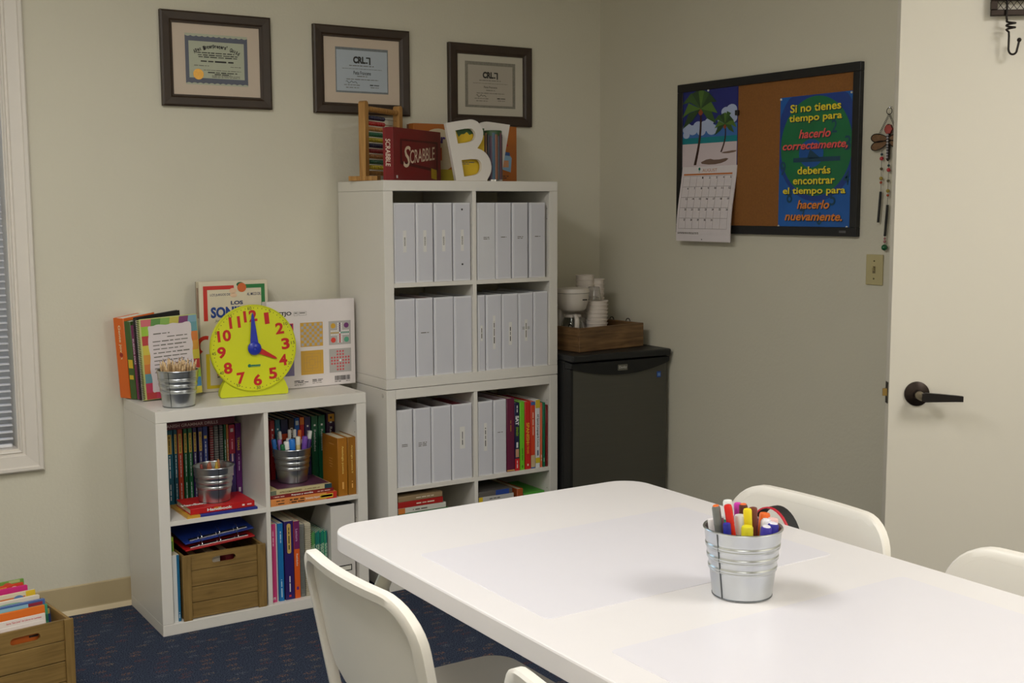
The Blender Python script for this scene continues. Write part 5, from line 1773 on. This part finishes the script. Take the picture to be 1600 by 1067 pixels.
for s in (-1, 1):
    for (c0, c1, zz, tilt) in ((.034, .036, 1.655, -4), (.036, .030, 1.632, 14)):
        lp = []
        for i in range(20):
            a = 2*PI*i/20
            lx_, lz_ = .034*math.cos(a), .0135*math.sin(a)*(1+.3*math.cos(a))
            tt = R(-tilt)
            lp.append((s*(.037+lx_*math.cos(tt)-lz_*math.sin(tt)), zz+lx_*math.sin(tt)+lz_*math.cos(tt)))
        w = MB().prism(lp, yc-.002, yc+.002).build('wing', WING, wc)
        MB().tube([(p[0], yc-.002, p[1]) for p in lp], .0016, 5, closed=True).build('wing_rim', DKM, w)
MB().prism([(.015*math.cos(a)*(1+.1*math.cos(6*a)), 1.683+.015*math.sin(a)*(1+.1*math.cos(6*a))) for a in [2*PI*i/36 for i in range(36)]], yc-.004, yc+.003).build('head', M('head_red', (176, 76, 70), 0.35, noise=0.3, nscale=90), wc)
MB().tube([(.0155*math.cos(a), yc-.002, 1.683+.0155*math.sin(a)) for a in [2*PI*i/30 for i in range(30)]], .0015, 5, closed=True).build('head_rim', DKM, wc)
MB().prism([(-.006, 1.668), (.006, 1.668), (.0055, 1.585), (.0, 1.578), (-.0055, 1.585)], yc-.003, yc+.003).build('body', DKM, wc)
m = MB()
for k in range(9):
    m.sphere((0, yc-.005, 1.664-k*.0092), .0038, 8, 6)
m.build('body_beads', paint(190, 186, 190), wc, smooth=True)
for (xo, z0, z1, zt, tilt) in ((-.026, 1.615, 1.478, 1.375, 0.006), (.004, 1.578, 1.434, 1.33, .004), (.032, 1.615, 1.474, 1.37, 0.002)):
    MB().tube([(xo, yc, z0), (xo, yc, z1)], .0007, 5).build('cord', DKM, wc)
    for k, (fz, r_, c) in enumerate([(.10, .0045, (50, 76, 80)), (.2, .0068, (196, 60, 66)), (.45, .005, (96, 88, 60)), (.68, .0062, (170, 150, 60)), (.78, .0045, (190, 80, 50))]):
        MB().sphere((xo, yc, z0+(z1-z0)*fz), r_, 10, 7).build('bead', paint(*c, 0.2), wc, smooth=True)
    MB().tube([(xo, yc, z1), (xo-.007, yc, zt)], .0042, 10).build('chime_tube', BLACKP, wc, smooth=True)
MB().tube([(-.003, yc, 1.33), (-.003, yc, 1.30)], .0007, 5).build('cord', DKM, wc)
MB().sphere((-.003, yc, 1.322), .004, 8, 6).sphere((-.003, yc, 1.312), .005, 8, 6).build('bead', paint(170, 110, 110, .2), wc, smooth=True)
MB().sphere((-.003, yc, 1.292), .0105, 14, 10).build('glass_ball', paint(30, 100, 60, .2), wc, smooth=True)

# ------------------------------------------------------------------ the open door
dr = struct('door_1', (1.50, -2.147, 0), R(-38))
dr['label'] = 'white flush door standing open, dark lever handle'
DOORM = M('door_paint', (212, 206, 192), 0.5, noise=0.015, nscale=2)
boxp('leaf', dr, DOORM, 0, .762, 0, .044, .012, 2.03, .0015)
def disc_y(name, prof, x, y, z, mat, n=36):
    return MB().lathe(prof, n).build(name, mat, dr, smooth=True, loc=(x, y, z), rot=(R(90), 0, 0))
disc_y('rose', [(.0335, 0), (.0335, .003), (.0325, .006), (.018, .012), (.0125, .013), (.0125, .03)], .074, 0, .923, BRONZE)
lv = MB()
# neck and lever bar
lv.tube([(.074, -.028, .923), (.076, -.046, .922), (.082, -.055, .921)], [.012, .0115, .011], 16)
lv.build('lever_neck', M('lever_neck', (134, 124, 104), 0.35, metal=0.7), dr, smooth=True)
m = MB()
xs_ = [.074, .084, .12, .16, .181]
zt_ = [.931, .934, .9315, .928, .926]
zb_ = [.912, .909, .910, .911, .911]
v = []
for x, a, b in zip(xs_, zt_, zb_):
    v += [(x, -.062, b), (x, -.062, a), (x, -.050, a), (x, -.050, b)]
f = [(0, 1, 2, 3), (16, 19, 18, 17)]
for i in range(4):
    for k in range(4):
        f.append((i*4+k, i*4+(k+1) % 4, (i+1)*4+(k+1) % 4, (i+1)*4+k))
m.add(v, f)
m.build('lever', M('lever_dark', (30, 25, 23), 0.4, metal=0.4), dr)
boxp('latch_plate', dr, M('latch_plate', (36, 32, 28), 0.4, metal=0.6), -.0016, .0, .009, .035, .893, .952, .0006)
m = MB()
m.add([(-.013, .016, .914), (-.013, .022, .914), (0, .030, .914), (0, .014, .914), (-.013, .016, .934), (-.013, .022, .934), (0, .030, .934), (0, .014, .934)], [(0, 1, 2, 3), (4, 5, 6, 7), (0, 1, 5, 4), (1, 2, 6, 5), (2, 3, 7, 6), (3, 0, 4, 7)])
m.build('latch_bolt', M('brass', (170, 140, 80), 0.35, metal=0.8), dr)
for z in (.25, 1.02, 1.8):
    MB().tube([(.766, -.002, z-.05), (.766, -.002, z+.05)], .006, 10).build('hinge', BRONZE, dr, smooth=True)

# hook rack on the door
hr = thing('hook_rack', 'dark metal hook rack with wire lattice at the top of the door', 'hook rack', (1.50, -2.147, 0), R(-38))
yr0, yr1 = -.022, -.010
boxp('frame_rail', hr, BRONZE, .224, .62, yr0, yr1, 1.921, 1.937, .002)
boxp('frame_rail', hr, BRONZE, .224, .62, yr0, yr1, 1.959, 1.975, .002)
boxp('frame_end', hr, BRONZE, .224, .240, yr0, yr1, 1.937, 1.959, .001)
boxp('frame_end', hr, BRONZE, .604, .62, yr0, yr1, 1.937, 1.959, .001)
m = MB()
for k in range(22):
    x = .240+k*.0168
    m.tube([(x, -.014, 1.937), (x+.0168, -.016, 1.959)], .0009, 5)
    m.tube([(x+.0168, -.018, 1.937), (x, -.016, 1.959)], .0009, 5)
m.build('wire_lattice', BRONZE, hr)
for hx in (.262, .35, .44, .53):
    m = MB()
    pts = [(hx, -.026, 1.97), (hx, -.026, 1.915), (hx+.001, -.027, 1.909)]
    for k in range(20):
        a = k/19*2*2*PI
        pts.append((hx+.009-.011*math.cos(a), -.034+.009*math.sin(a), 1.906-.022*k/19))
    pts += [(hx+.006, -.030, 1.878), (hx+.007, -.029, 1.868), (hx+.007, -.029, 1.835)]
    for k in range(1, 9):
        a = PI+PI*.85*k/8
        pts.append((hx+.017+.010*math.cos(a), -.031-.003*k/8, 1.833+.012*math.sin(a)))
    pts += [(hx+.031, -.036, 1.855)]
    m.tube(pts, .0028, 8)
    m.build('hook', M('hook_iron', (34, 28, 25), 0.4, metal=0.6), hr, smooth=True)
    MB().sphere((hx+.031, -.036, 1.857), .0058, 12, 8).build('hook_ball', M('hook_iron', (34, 28, 25), 0.4), hr, smooth=True)
for x in (.25, .59):
    MB().tube([(x, -.012, 1.967), (x, -.0005, 1.967)], .003, 8).build('spacer', BRONZE, hr)

# ------------------------------------------------------------------ fridge and what stands on it
fr = thing('mini_fridge', 'black mini fridge with dark grey door between shelf and right wall', 'fridge', (1.622, -.478, 0), R(-3))
FB = M('fridge_black', (22, 23, 23), 0.5)
FD = M('fridge_steel', (98, 97, 90), 0.42, metal=0.55, noise=0.06, nscale=3, stretch=(1, 1, 40))
FW = .482
boxp('cabinet', fr, FB, .0, FW, .045, .36, .02, .818, .004)
boxp('worktop', fr, M('fridge_top', (30, 31, 31), 0.45, bump=0.2, bscale=300), -.0, FW+.004, -.022, .365, .818, .846, .007)
# door: steel panel with a bowed top edge under a black grip band
n = 16
m = MB()
v = []
for i in range(n+1):
    s = i/n
    bow = .022*(1-(2*s-1)**2)
    zt = .792-.036*(1-(2*s-1)**2)
    x = .014+(FW-.018)*s
    v += [(x, -bow*.4, .06), (x, -bow*.4, zt), (x, .04, zt), (x, .04, .06)]
f = [(0, 1, 2, 3), (n*4, n*4+3, n*4+2, n*4+1)]
for i in range(n):
    for k in range(4):
        f.append((i*4+k, i*4+(k+1) % 4, (i+1)*4+(k+1) % 4, (i+1)*4+k))
m.add(v, f)
dp = m.build('door_panel', FD, fr, smooth=True)
m = MB()
v = []
for i in range(n+1):
    s = i/n
    bow = .022*(1-(2*s-1)**2)
    zt = .792-.036*(1-(2*s-1)**2)
    x = .002+(FW-.002)*s
    v += [(x, -bow*.4-.010, zt), (x, -bow*.4-.014, .812), (x, .04, .816), (x, .04, zt)]
m.add(v, f)
gb_ = m.build('grip_band', FB, fr, smooth=True)
boxp('door_edge', fr, FB, .0, .014, -.004, .045, .06, .79, .002)
boxp('name_plate', fr, M('plate_silver', (120, 118, 110), 0.35, metal=0.6), .215, .262, -.0255, -.020, .773, .797, .001)
text(fr, 'Danby', paint(214, 212, 204), .2385, -.0262, .785, .038, .013, 0, .01)
boxp('sticker', fr, paint(40, 84, 170), .425, .444, -.0052, .0, .728, .752)
m = MB()
m.rect(.4275, .4415, .7335, .7465, -.0056)
m.build('sticker_mark', paint(110, 150, 206), fr, fix=False)
boxp('toe_kick', fr, FB, .01, FW-.01, .03, .34, 0, .03)

FZ = .8475
cr = thing('wooden_tray_box', 'rustic wooden box on the mini fridge holding coffee things', 'wooden box', (1.703, -.432, FZ), R(6.0))
OW = wood('old_box_wood', (84, 60, 36), (142, 108, 70))
BWd, BDp, BHt = .362, .27, .098
boxp('front_board', cr, OW, 0, BWd, 0, .012, 0, BHt, .002)
boxp('back_board', cr, OW, 0, BWd, BDp-.012, BDp, 0, BHt, .002)
OWS = wood('old_box_wood_side', (84, 60, 36), (142, 108, 70), along='y')
boxp('side_board', cr, OWS, 0, .012, .012, BDp-.012, 0, BHt, .002)
boxp('side_board', cr, OWS, BWd-.012, BWd, .012, BDp-.012, 0, BHt, .002)
boxp('bottom_board', cr, OW, .012, BWd-.012, .012, BDp-.012, 0, .008)
for x, ybk in ((.004, .06), (BWd-.004, .19), (BWd-.004, .09)):
    MB().tube([(x, ybk+.012*math.cos(a), BHt+.012*math.sin(a)) for a in [PI*i/10 for i in range(11)]], .002, 6).build('wire_handle', DKM, cr, smooth=True)
CZ0 = FZ+.009
# coffee maker
cm = thing('coffee_maker', 'small white drip coffee maker in the wooden box', 'coffee maker', (1.768, -.292, CZ0), R(-8))
CMW = M('appliance_white', (214, 206, 196), 0.4)
MB().lathe([(.052, 0), (.056, .004), (.056, .018), (.05, .022)], 36).build('base', CMW, cm, smooth=True)
boxp('column', cm, CMW, -.04, .04, .045, .085, 0, .165, .012)
MB().lathe([(.046, .148), (.056, .156), (.066, .19), (.069, .218), (.069, .222)], 40).build('filter_head', CMW, cm, smooth=True)
MB().lathe([(.071, .223), (.0715, .228), (.066, .240), (.03, .244)], 40).build('lid', CMW, cm, smooth=True)
m = MB()
m.tube([(.0698*math.cos(a), .0698*math.sin(a), .2225) for a in [2*PI*k/40 for k in range(40)]], .0013, 5, closed=True)
m.build('lid_gap', INKG, cm, smooth=True)
dashes(cm, INK, [(.012, .042, .196)], -.0655, 3, th=.006, name='logo_print')
MB().lathe([(.035, .024), (.048, .036), (.05, .07), (.044, .1), (.034, .12), (.033, .126), (.0315, .126), (.032, .12), (.042, .1), (.048, .07), (.046, .037), (.03, .026)], 36).build('carafe', M('carafe_glass', (235, 238, 236), 0.03, trans=1.0), cm, smooth=True)
MB().lathe([(.036, .122), (.036, .132), (.02, .136)], 30).build('carafe_lid', CMW, cm, smooth=True)
m = MB()
pts = [(-.01, -.034, .128), (-.016, -.062, .128), (-.02, -.078, .118), (-.02, -.078, .07), (-.018, -.07, .05)]
m.tube(pts, [.008, .009, .010, .010, .007], 10)
m.build('carafe_handle', CMW, cm, smooth=True)
# stacks of foam bowls and cups: every bowl and cup is its own thing
FOAM = M('foam_white', (226, 216, 206), 0.7)
bowl_mesh = None
for k in range(8):
    t = thing('foam_bowl', 'white foam bowl in the stack in the wooden box, %s from the bottom' % ['first', 'second', 'third', 'fourth', 'fifth', 'sixth', 'seventh', 'eighth'][k], 'bowl', (1.888, -.298, CZ0+.028+k*.0155), 0, 'stacked foam bowls')
    if bowl_mesh is None:
        a = MB().lathe([(.034, 0), (.036, 0), (.0455, .046), (.0435, .046), (.0345, .004), (.001, .004)], 30).build('bowl_body', FOAM, t, smooth=True)
        b = MB().tube([(.0462*math.cos(q), .0462*math.sin(q), .0465) for q in [2*PI*i/30 for i in range(30)]], .0022, 6, closed=True).build('bowl_rim', FOAM, t, smooth=True)
        bowl_mesh = (a.data, b.data)
    else:
        link(bpy.data.objects.new('bowl_body', bowl_mesh[0]), t)
        link(bpy.data.objects.new('bowl_rim', bowl_mesh[1]), t)
MB_ = MB()
sp_ = thing('round_container', 'low white round container under the foam bowls', 'container', (1.888, -.298, CZ0))
MB().lathe([(.04, 0), (.043, .002), (.043, .026), (.041, .0275)], 30).build('container_body', FOAM, sp_, smooth=True)
pg = thing('plastic_cup', 'clear plastic cup upside down on top of the foam bowls', 'cup', (1.872, -.30, CZ0+.028+7*.0155+.0495))
MB().lathe([(.031, 0), (.0315, .002), (.024, .055), (.022, .056), (.0225, .053), (.0295, .002)], 28).build('cup_wall', M('clear_plastic', (240, 240, 240), 0.06, trans=1.0), pg, smooth=True)
cup_mesh = None
for j, (cx_, cy_, n_) in enumerate(((1.895, -.205, 11), (1.953, -.200, 10))):
    for k in range(n_):
        t = thing('foam_cup', 'white foam cup in the %s stack behind the bowls, %s from the bottom' % (['taller left', 'shorter right'][j], ['first', 'second', 'third', 'fourth', 'fifth', 'sixth', 'seventh', 'eighth', 'ninth', 'tenth', 'eleventh'][k]), 'cup', (cx_, cy_, CZ0+k*.0195), 0, 'stacked foam cups')
        if cup_mesh is None:
            a = MB().lathe([(.027, 0), (.029, 0), (.038, .09), (.0365, .09), (.0275, .004), (.001, .004)], 28).build('cup_body', FOAM, t, smooth=True)
            b = MB().tube([(.0385*math.cos(q), .0385*math.sin(q), .0905) for q in [2*PI*i/28 for i in range(28)]], .0018, 6, closed=True).build('cup_rim', FOAM, t, smooth=True)
            cup_mesh = (a.data, b.data)
        else:
            link(bpy.data.objects.new('cup_body', cup_mesh[0]), t)
            link(bpy.data.objects.new('cup_rim', cup_mesh[1]), t)

# ------------------------------------------------------------------ crate of children's books on the floor
fc = crate('wooden crate of children\'s books on the carpet at the left edge', (-.634, -.824, 0), R(8), .27, .335, .25, 'slatted wooden crates', .026)
def crate_pt(x, y):
    a = R(8)
    return (-.634+x*math.cos(a)-y*math.sin(a), -.824+x*math.sin(a)+y*math.cos(a))
def kid(label, xr, y, top, w, t, col, lean=-6, marks=None, rz=8):
    """picture book standing in the crate, cover to the front, its right edge at local x = xr"""
    h = min(top-.013, .29)
    px, py = crate_pt(xr-w, y)
    o = thing('picture_book', label, 'book', (px, py, .0135 + (top-.013-h)*0), 0, "children's books in the crate", (R(lean), 0, R(rz)))
    c = paint(*col, 0.4)
    b = min(.002, t*.3)
    m = MB()
    m.rbox(0, w, 0, b, 0, h, b*.4, 1).rbox(0, w, t-b, t, 0, h, b*.4, 1).rbox(0, b, b*.5, t-b*.5, 0, h, b*.4, 1)
    m.build('cover', c, o, smooth=True)
    boxp('pages', o, PAPER, b, w-.002, b, t-b, .001, h-.002)
    if marks:
        marks(o, w, h)
    return o
def ktext(s, col, w_, h_, xr, zt, bold=.02, ang=0):
    return lambda o, w, h: text(o, s, paint(*col), w-xr-w_/2, -.0006, h-zt-h_/2, w_, h_, ang, bold)
def kpatch(col, x0, x1, z0, z1, nm='cover_patch'):
    """patch given from the right edge and from the top"""
    return lambda o, w, h: MB().rect(w-x1, w-x0, h-z1, h-z0, -.0004).build(nm, paint(*col), o, fix=False)
def kblob(col, x, z, r, rz, nm='cover_picture'):
    return lambda o, w, h: MB().disc(w-x, h-z, r, -.0005, 18, rz).build(nm, paint(*col), o, fix=False)
def kmulti(*fs):
    return lambda o, w, h: [q(o, w, h) for q in fs]
def kdash(col, x0, x1, z, th=.004):
    return lambda o, w, h: dashes(o, paint(*col), [(w-x1, w-x0, h-z)], -.0007, 3, th=th)
kid('green picture book with red berries at the back of the floor crate', 0.237, .283, .304, .2, .010, (108, 150, 60), marks=kmulti(kblob((196, 80, 60), .05, .014, .014, .010), kblob((196, 80, 60), .025, .018, .012, .008), kpatch((170, 180, 120), .012, .045, .0, .008)))
kid('red and orange picture book behind the pink one in the floor crate', 0.230, .268, .296, .2, .010, (206, 66, 34), marks=kmulti(kpatch((224, 130, 70), .05, .16, .004, .02), kblob((230, 200, 180), .028, .012, .010, .006)))
kid('bright pink picture book with dark lettering in the floor crate', 0.236, .250, .291, .21, .012, (206, 40, 120), marks=kmulti(ktext('LIBRO POP DE', (60, 30, 50), .078, .012, .03, .016, .01)))
kid('cream and yellow picture book in the middle of the floor crate', 0.246, .215, .284, .21, .010, (216, 204, 176), marks=kmulti(kpatch((222, 186, 40), .0, .028, 0, .04), kpatch((210, 120, 60), .03, .14, .012, .03), kblob((90, 130, 180), .05, .02, .016, .012)))
kid('white picture book with faint drawings in the floor crate', 0.246, .180, .276, .21, .012, (222, 212, 196), marks=kmulti(kblob((150, 190, 150), .09, .014, .04, .006), kdash((150, 150, 150), .06, .16, .03), kdash((150, 130, 130), .05, .15, .045)))
kid('blue picture book with a sea scene in the floor crate', 0.250, .145, .272, .21, .014, (70, 100, 160), marks=kmulti(kpatch((150, 190, 206), .05, .2, .006, .04), kpatch((150, 40, 60), .008, .05, .006, .016), kblob((50, 60, 110), .085, .03, .022, .014), kpatch((170, 60, 80), .06, .075, .02, .035)))
kid('teal picture book right behind the orange one in the floor crate', 0.246, .116, .264, .2, .006, (70, 150, 110), marks=kmulti(kpatch((40, 110, 80), .0, .02, .03, .05)))
kid('orange picture book with handwriting-style title in the floor crate', 0.232, .098, .268, .21, .010, (222, 112, 34), marks=kmulti(kdash((70, 40, 20), .02, .11, .03, .010), kdash((70, 40, 20), .12, .2, .036, .010), kpatch((40, 130, 60), .004, .03, .05, .07)))
kid('white booklet with red print at the front of the floor crate', 0.226, .068, .252, .2, .006, (224, 214, 206), lean=-9, marks=kmulti(ktext('Serie "San Jose" de Libros en Laminas', (200, 40, 70), .1, .007, .012, .006, .01), kpatch((196, 90, 90), 0, .1, .03, .032)))
kid('white booklet with a small plant drawing, nearest the crate front', 0.214, .046, .24, .2, .006, (226, 220, 212), lean=-9, marks=kmulti(kpatch((206, 200, 194), .02, .13, .012, .04), kblob((70, 120, 70), .045, .02, .008, .008), kblob((196, 90, 80), .028, .022, .006, .005)))
kid('thin dark blue book with a tan tag at the right of the floor crate', 0.259, .128, .246, .15, .005, (40, 60, 110), marks=kmulti(kpatch((186, 160, 80), .004, .022, .0, .016)))

kid('orange booklet showing through the hand hole of the floor crate', .236, .0195, .236, .2, .006, (214, 108, 40), lean=-2, marks=kmulti(kdash((60, 40, 30), .055, .085, .02, .007)))

# ------------------------------------------------------------------ table
TX0, TX1, TY1, TY0 = -.072, .776, -1.936, -3.52
tb = thing('white_table', 'long white table with rounded corners in the foreground', 'table', ((TX0+TX1)/2, (TY0+TY1)/2, 0))
hw, hl = (TX1-TX0)/2, (TY1-TY0)/2
def rrect(hw, hl, r, n=10):
    lp = []
    for (cx, cy, a0) in ((hw-r, hl-r, 0), (-hw+r, hl-r, 90), (-hw+r, -hl+r, 180), (hw-r, -hl+r, 270)):
        for i in range(n+1):
            a = R(a0+90*i/n)
            lp.append((cx+r*math.cos(a), cy+r*math.sin(a)))
    return lp
lays = [(.0015, .700), (.0, .7015), (.0, .7365), (.0012, .7393), (.0035, .7405)]
m = MB()
v = []
for (ins, z) in lays:
    v += [(x, y, z) for x, y in rrect(hw-ins, hl-ins, .075-ins)]
n = len(rrect(hw, hl, .075))
f = [tuple(reversed(range(n))), tuple((len(lays)-1)*n+k for k in range(n))]
for i in range(len(lays)-1):
    for k in range(n):
        k2 = (k+1) % n
        f.append((i*n+k, i*n+k2, (i+1)*n+k2, (i+1)*n+k))
m.add(v, f)
m.build('table_top', TABLEW, tb, smooth=True, sharp=18)
LEGM = M('table_leg_white', (216, 212, 196), 0.4)
for sx_ in (-1, 1):
    for sy_ in (-1, 1):
        pts = []
        x0, y0 = sx_*(hw-.072), sy_*(hl-.11)
        for i in range(9):
            a = R(90*i/8)
            pts.append((x0-sx_*.10+sx_*.10*math.sin(a), y0, .585+.10*math.cos(a)))
        pts += [(x0+sx_*.002, y0, .4), (x0+sx_*.002, y0, .02)]
        MB().tube(pts, .0165, 16).build('leg', LEGM, tb, smooth=True)
        MB().lathe([(.019, 0), (.019, .02), (.0165, .024)], 16, x0+sx_*.002, y0).build('foot_cap', M('foot_grey', (120, 120, 118), 0.5), tb, smooth=True)
        boxp('leg_plate', tb, LEGM, x0-sx_*.1-.03, x0-sx_*.1+.03, y0-.03, y0+.03, .685, .700, .002)
        MB().tube([(x0-sx_*.1, y0, .684), (x0-sx_*.1, y0, .69)], .017, 14).build('leg_socket', LEGM, tb, smooth=True)
MATP = M('desk_pad_plastic', (222, 219, 224), 0.3, noise=0.01)
for lb_, y1_, y0_ in (('translucent white desk pad at the far end of the table', -2.235, -2.692), ('translucent white desk pad at the near end of the table', -2.862, -3.32)):
    t = thing('desk_pad', lb_, 'desk pad', (.343, (y1_+y0_)/2, .7405), 0, 'desk pads on the table')
    hw2, hl2 = .345, (y1_-y0_)/2
    m = MB()
    v = []
    ly = [(0, 0), (0, .0006), (.0004, .001)]
    for ins, z in ly:
        v += [(x, y, z) for x, y in rrect(hw2-ins, hl2-ins, .012, 5)]
    n = len(rrect(hw2, hl2, .012, 5))
    f = [tuple(reversed(range(n))), tuple(2*n+k for k in range(n))]
    for i in range(2):
        for k in range(n):
            k2 = (k+1) % n
            f.append((i*n+k, i*n+k2, (i+1)*n+k2, (i+1)*n+k))
    m.add(v, f)
    m.build('pad_sheet', MATP, t)

# ------------------------------------------------------------------ chairs
def make_chair(label):
    """local: sitter faces +y, back at -y; origin on the floor under the middle of the backrest top"""
    t = thing('white_chair', label, 'chair', (0, 0, 0), 0, 'white plastic chairs at the table')
    HW, ZTOP = .238, .779
    def surf(u, z):
        """point on the curved reclining back surface"""
        rec = (ZTOP-z)*.19 if z > .45 else (ZTOP-.45)*.19
        return Vector((u, -.028*(1-(u/HW)**2)+rec+.018, z))
    # inverted-U rim: up one side, round the corner, across, down the other side
    r = .08
    path = []
    for z in (.45, .50, .55, .60, .65):
        path.append((-HW+.012+.0*z, z))
    for i in range(9):
        a = PI-PI/2*i/8
        path.append((-HW+.012+r+r*math.cos(a), ZTOP-.012-r+r*math.sin(a)))
    for i in range(1, 8):
        path.append((-HW+.012+r+(2*HW-.024-2*r)*i/8, ZTOP-.012))
    for i in range(9):
        a = PI/2-PI/2*i/8
        path.append((HW-.012-r+r*math.cos(a), ZTOP-.012-r+r*math.sin(a)))
    for z in (.65, .60, .55, .50, .45):
        path.append((HW-.012, z))
    v = []
    prof = [(-.012, -.010), (-.009, -.014), (.007, -.014), (.012, -.010), (.012, .006), (.008, .010), (-.008, .0102), (-.012, .006)]
    N = len(path)
    for i in range(N):
        a, b = path[max(i-1, 0)], path[min(i+1, N-1)]
        dx, dz = b[0]-a[0], b[1]-a[1]
        l = math.hypot(dx, dz)
        nx, nz = -dz/l, dx/l       # outward in the plane of the back
        p = surf(path[i][0], path[i][1])
        for (q, y) in prof:
            s_ = surf(path[i][0]+nx*q, path[i][1]+nz*q)
            v.append((s_.x, s_.y+y, path[i][1]+nz*q))
    k_ = len(prof)
    f = [tuple(range(k_)), tuple(reversed(range((N-1)*k_, N*k_)))]
    for i in range(N-1):
        for k in range(k_):
            k2 = (k+1) % k_
            f.append((i*k_+k, i*k_+k2, (i+1)*k_+k2, (i+1)*k_+k))
    MB().add(v, f).build('back_frame', PLASTIC, t, smooth=True)
    # panel inside the rim, its lower corners rounded away from the posts
    NU, NV = 20, 16
    ztop, zbot = ZTOP-.012, .515
    v = []
    for side in (0, 1):
        for j in range(NV+1):
            s = j/NV
            z = zbot+(ztop-zbot)*s
            hw_ = HW-.012
            rr_ = .105
            if z < zbot+rr_:
                d = zbot+rr_-z
                hw_ = HW-.012-rr_+math.sqrt(max(rr_*rr_-d*d, 0))
            rt = .08
            if z > ztop-rt:
                d = z-(ztop-rt)
                hw_ = HW-.012-rt+math.sqrt(max(rt*rt-d*d, 0))
            for i in range(NU+1):
                u = -hw_+2*hw_*i/NU
                p = surf(u, z)
                v.append((p.x, p.y+(.0 if side == 0 else .010), p.z))
    f = []
    n1 = (NU+1)*(NV+1)
    for j in range(NV):
        for i in range(NU):
            a = j*(NU+1)+i
            f.append((a, a+1, a+NU+2, a+NU+1))
            f.append((n1+a, n1+a+NU+1, n1+a+NU+2, n1+a+1))
    for j in range(NV):
        for i in (0, NU):
            a = j*(NU+1)+i
            f.append((a, a+NU+1, n1+a+NU+1, n1+a))
    for i in range(NU):
        for j in (0, NV):
            a = j*(NU+1)+i
            f.append((a, a+1, n1+a+1, n1+a))
    MB().add(v, f).build('backrest', PLASTIC, t, smooth=True)
    # seat with soft corners and a shallow dish
    sw_, y0, y1 = .228, .075, .475
    lp = [(x, (y0+y1)/2+y) for x, y in rrect(sw_, (y1-y0)/2, .06, 8)]
    n = len(lp)
    cy = (y0+y1)/2
    v = []
    for sc_, z in ((.97, .432), (1, .436), (1, .448), (.985, .453), (.86, .450), (.5, .444)):
        v += [(x*sc_, cy+(y-cy)*sc_, z) for x, y in lp]
    f = [tuple(reversed(range(n))), tuple(5*n+k for k in range(n))]
    for i in range(5):
        for k in range(n):
            k2 = (k+1) % n
            f.append((i*n+k, i*n+k2, (i+1)*n+k2, (i+1)*n+k))
    MB().add(v, f).build('seat', PLASTIC, t, smooth=True, sharp=25)
    # legs
    for sx_ in (-1, 1):
        m = MB()
        m.tube([(sx_*.224, .082, .455), (sx_*.226, .07, .3), (sx_*.232, .03, 0)], [.017, .0165, .013], 12, flat=.8)
        m.build('leg', PLASTIC, t, smooth=True)
        m = MB()
        m.tube([(sx_*.19, .43, .438), (sx_*.2, .45, .3), (sx_*.212, .475, 0)], [.02, .0175, .013], 12)
        m.build('leg', PLASTIC, t, smooth=True)
    return t
ch = make_chair('white chair seen from behind at the left front of the table')
ch.location = (-.218, -2.362, 0)
ch.rotation_euler = (0, 0, R(-90))
for loc, rz, lb_ in [((.886, -2.455, 0), 90, 'white chair on the far side of the table with the black strap'), ((.882, -3.072, 0), 90, 'white chair on the far side at the right edge of the picture'), ((-.208, -3.085, 0), -90, 'white chair at the bottom edge, only its top corner showing')]:
    c = dup(ch)
    c.location = loc
    c.rotation_euler = (0, 0, R(rz))
    c['label'] = lb_

# black bag with red-edged carrying strap on the chair
bg = thing('black_bag', 'black bag with a red-edged strap standing on the far chair', 'bag', (.79, -2.43, .4545), R(90))
BAG = M('bag_fabric', (26, 24, 24), 0.7, bump=0.4, bscale=400)
m = MB()
m.rbox(-.1, .1, -.02, .02, 0, .2, .018, 3)
m.build('bag_body', BAG, bg, smooth=True)
def strap(off, rad, mat, nm, wid):
    m = MB()
    v = []
    N = 22
    for i in range(N+1):
        a = PI*i/N
        cx, cz = -.072*math.cos(a)*rad, .19+.123*(math.sin(a)**.8)*rad
        v += [(cx, off-wid, cz), (cx, off+wid, cz), (cx*.965, off+wid, cz-.003), (cx*.965, off-wid, cz-.003)]
    f = [(0, 1, 2, 3), (N*4, N*4+3, N*4+2, N*4+1)]
    for i in range(N):
        for k in range(4):
            f.append((i*4+k, i*4+(k+1) % 4, (i+1)*4+(k+1) % 4, (i+1)*4+k))
    m.add(v, f)
    return m.build(nm, mat, bg, smooth=True)
strap(-.004, 1.0, BAG, 'strap', .015)
strap(.0125, 1.008, paint(190, 30, 50), 'strap_edge', .0028)
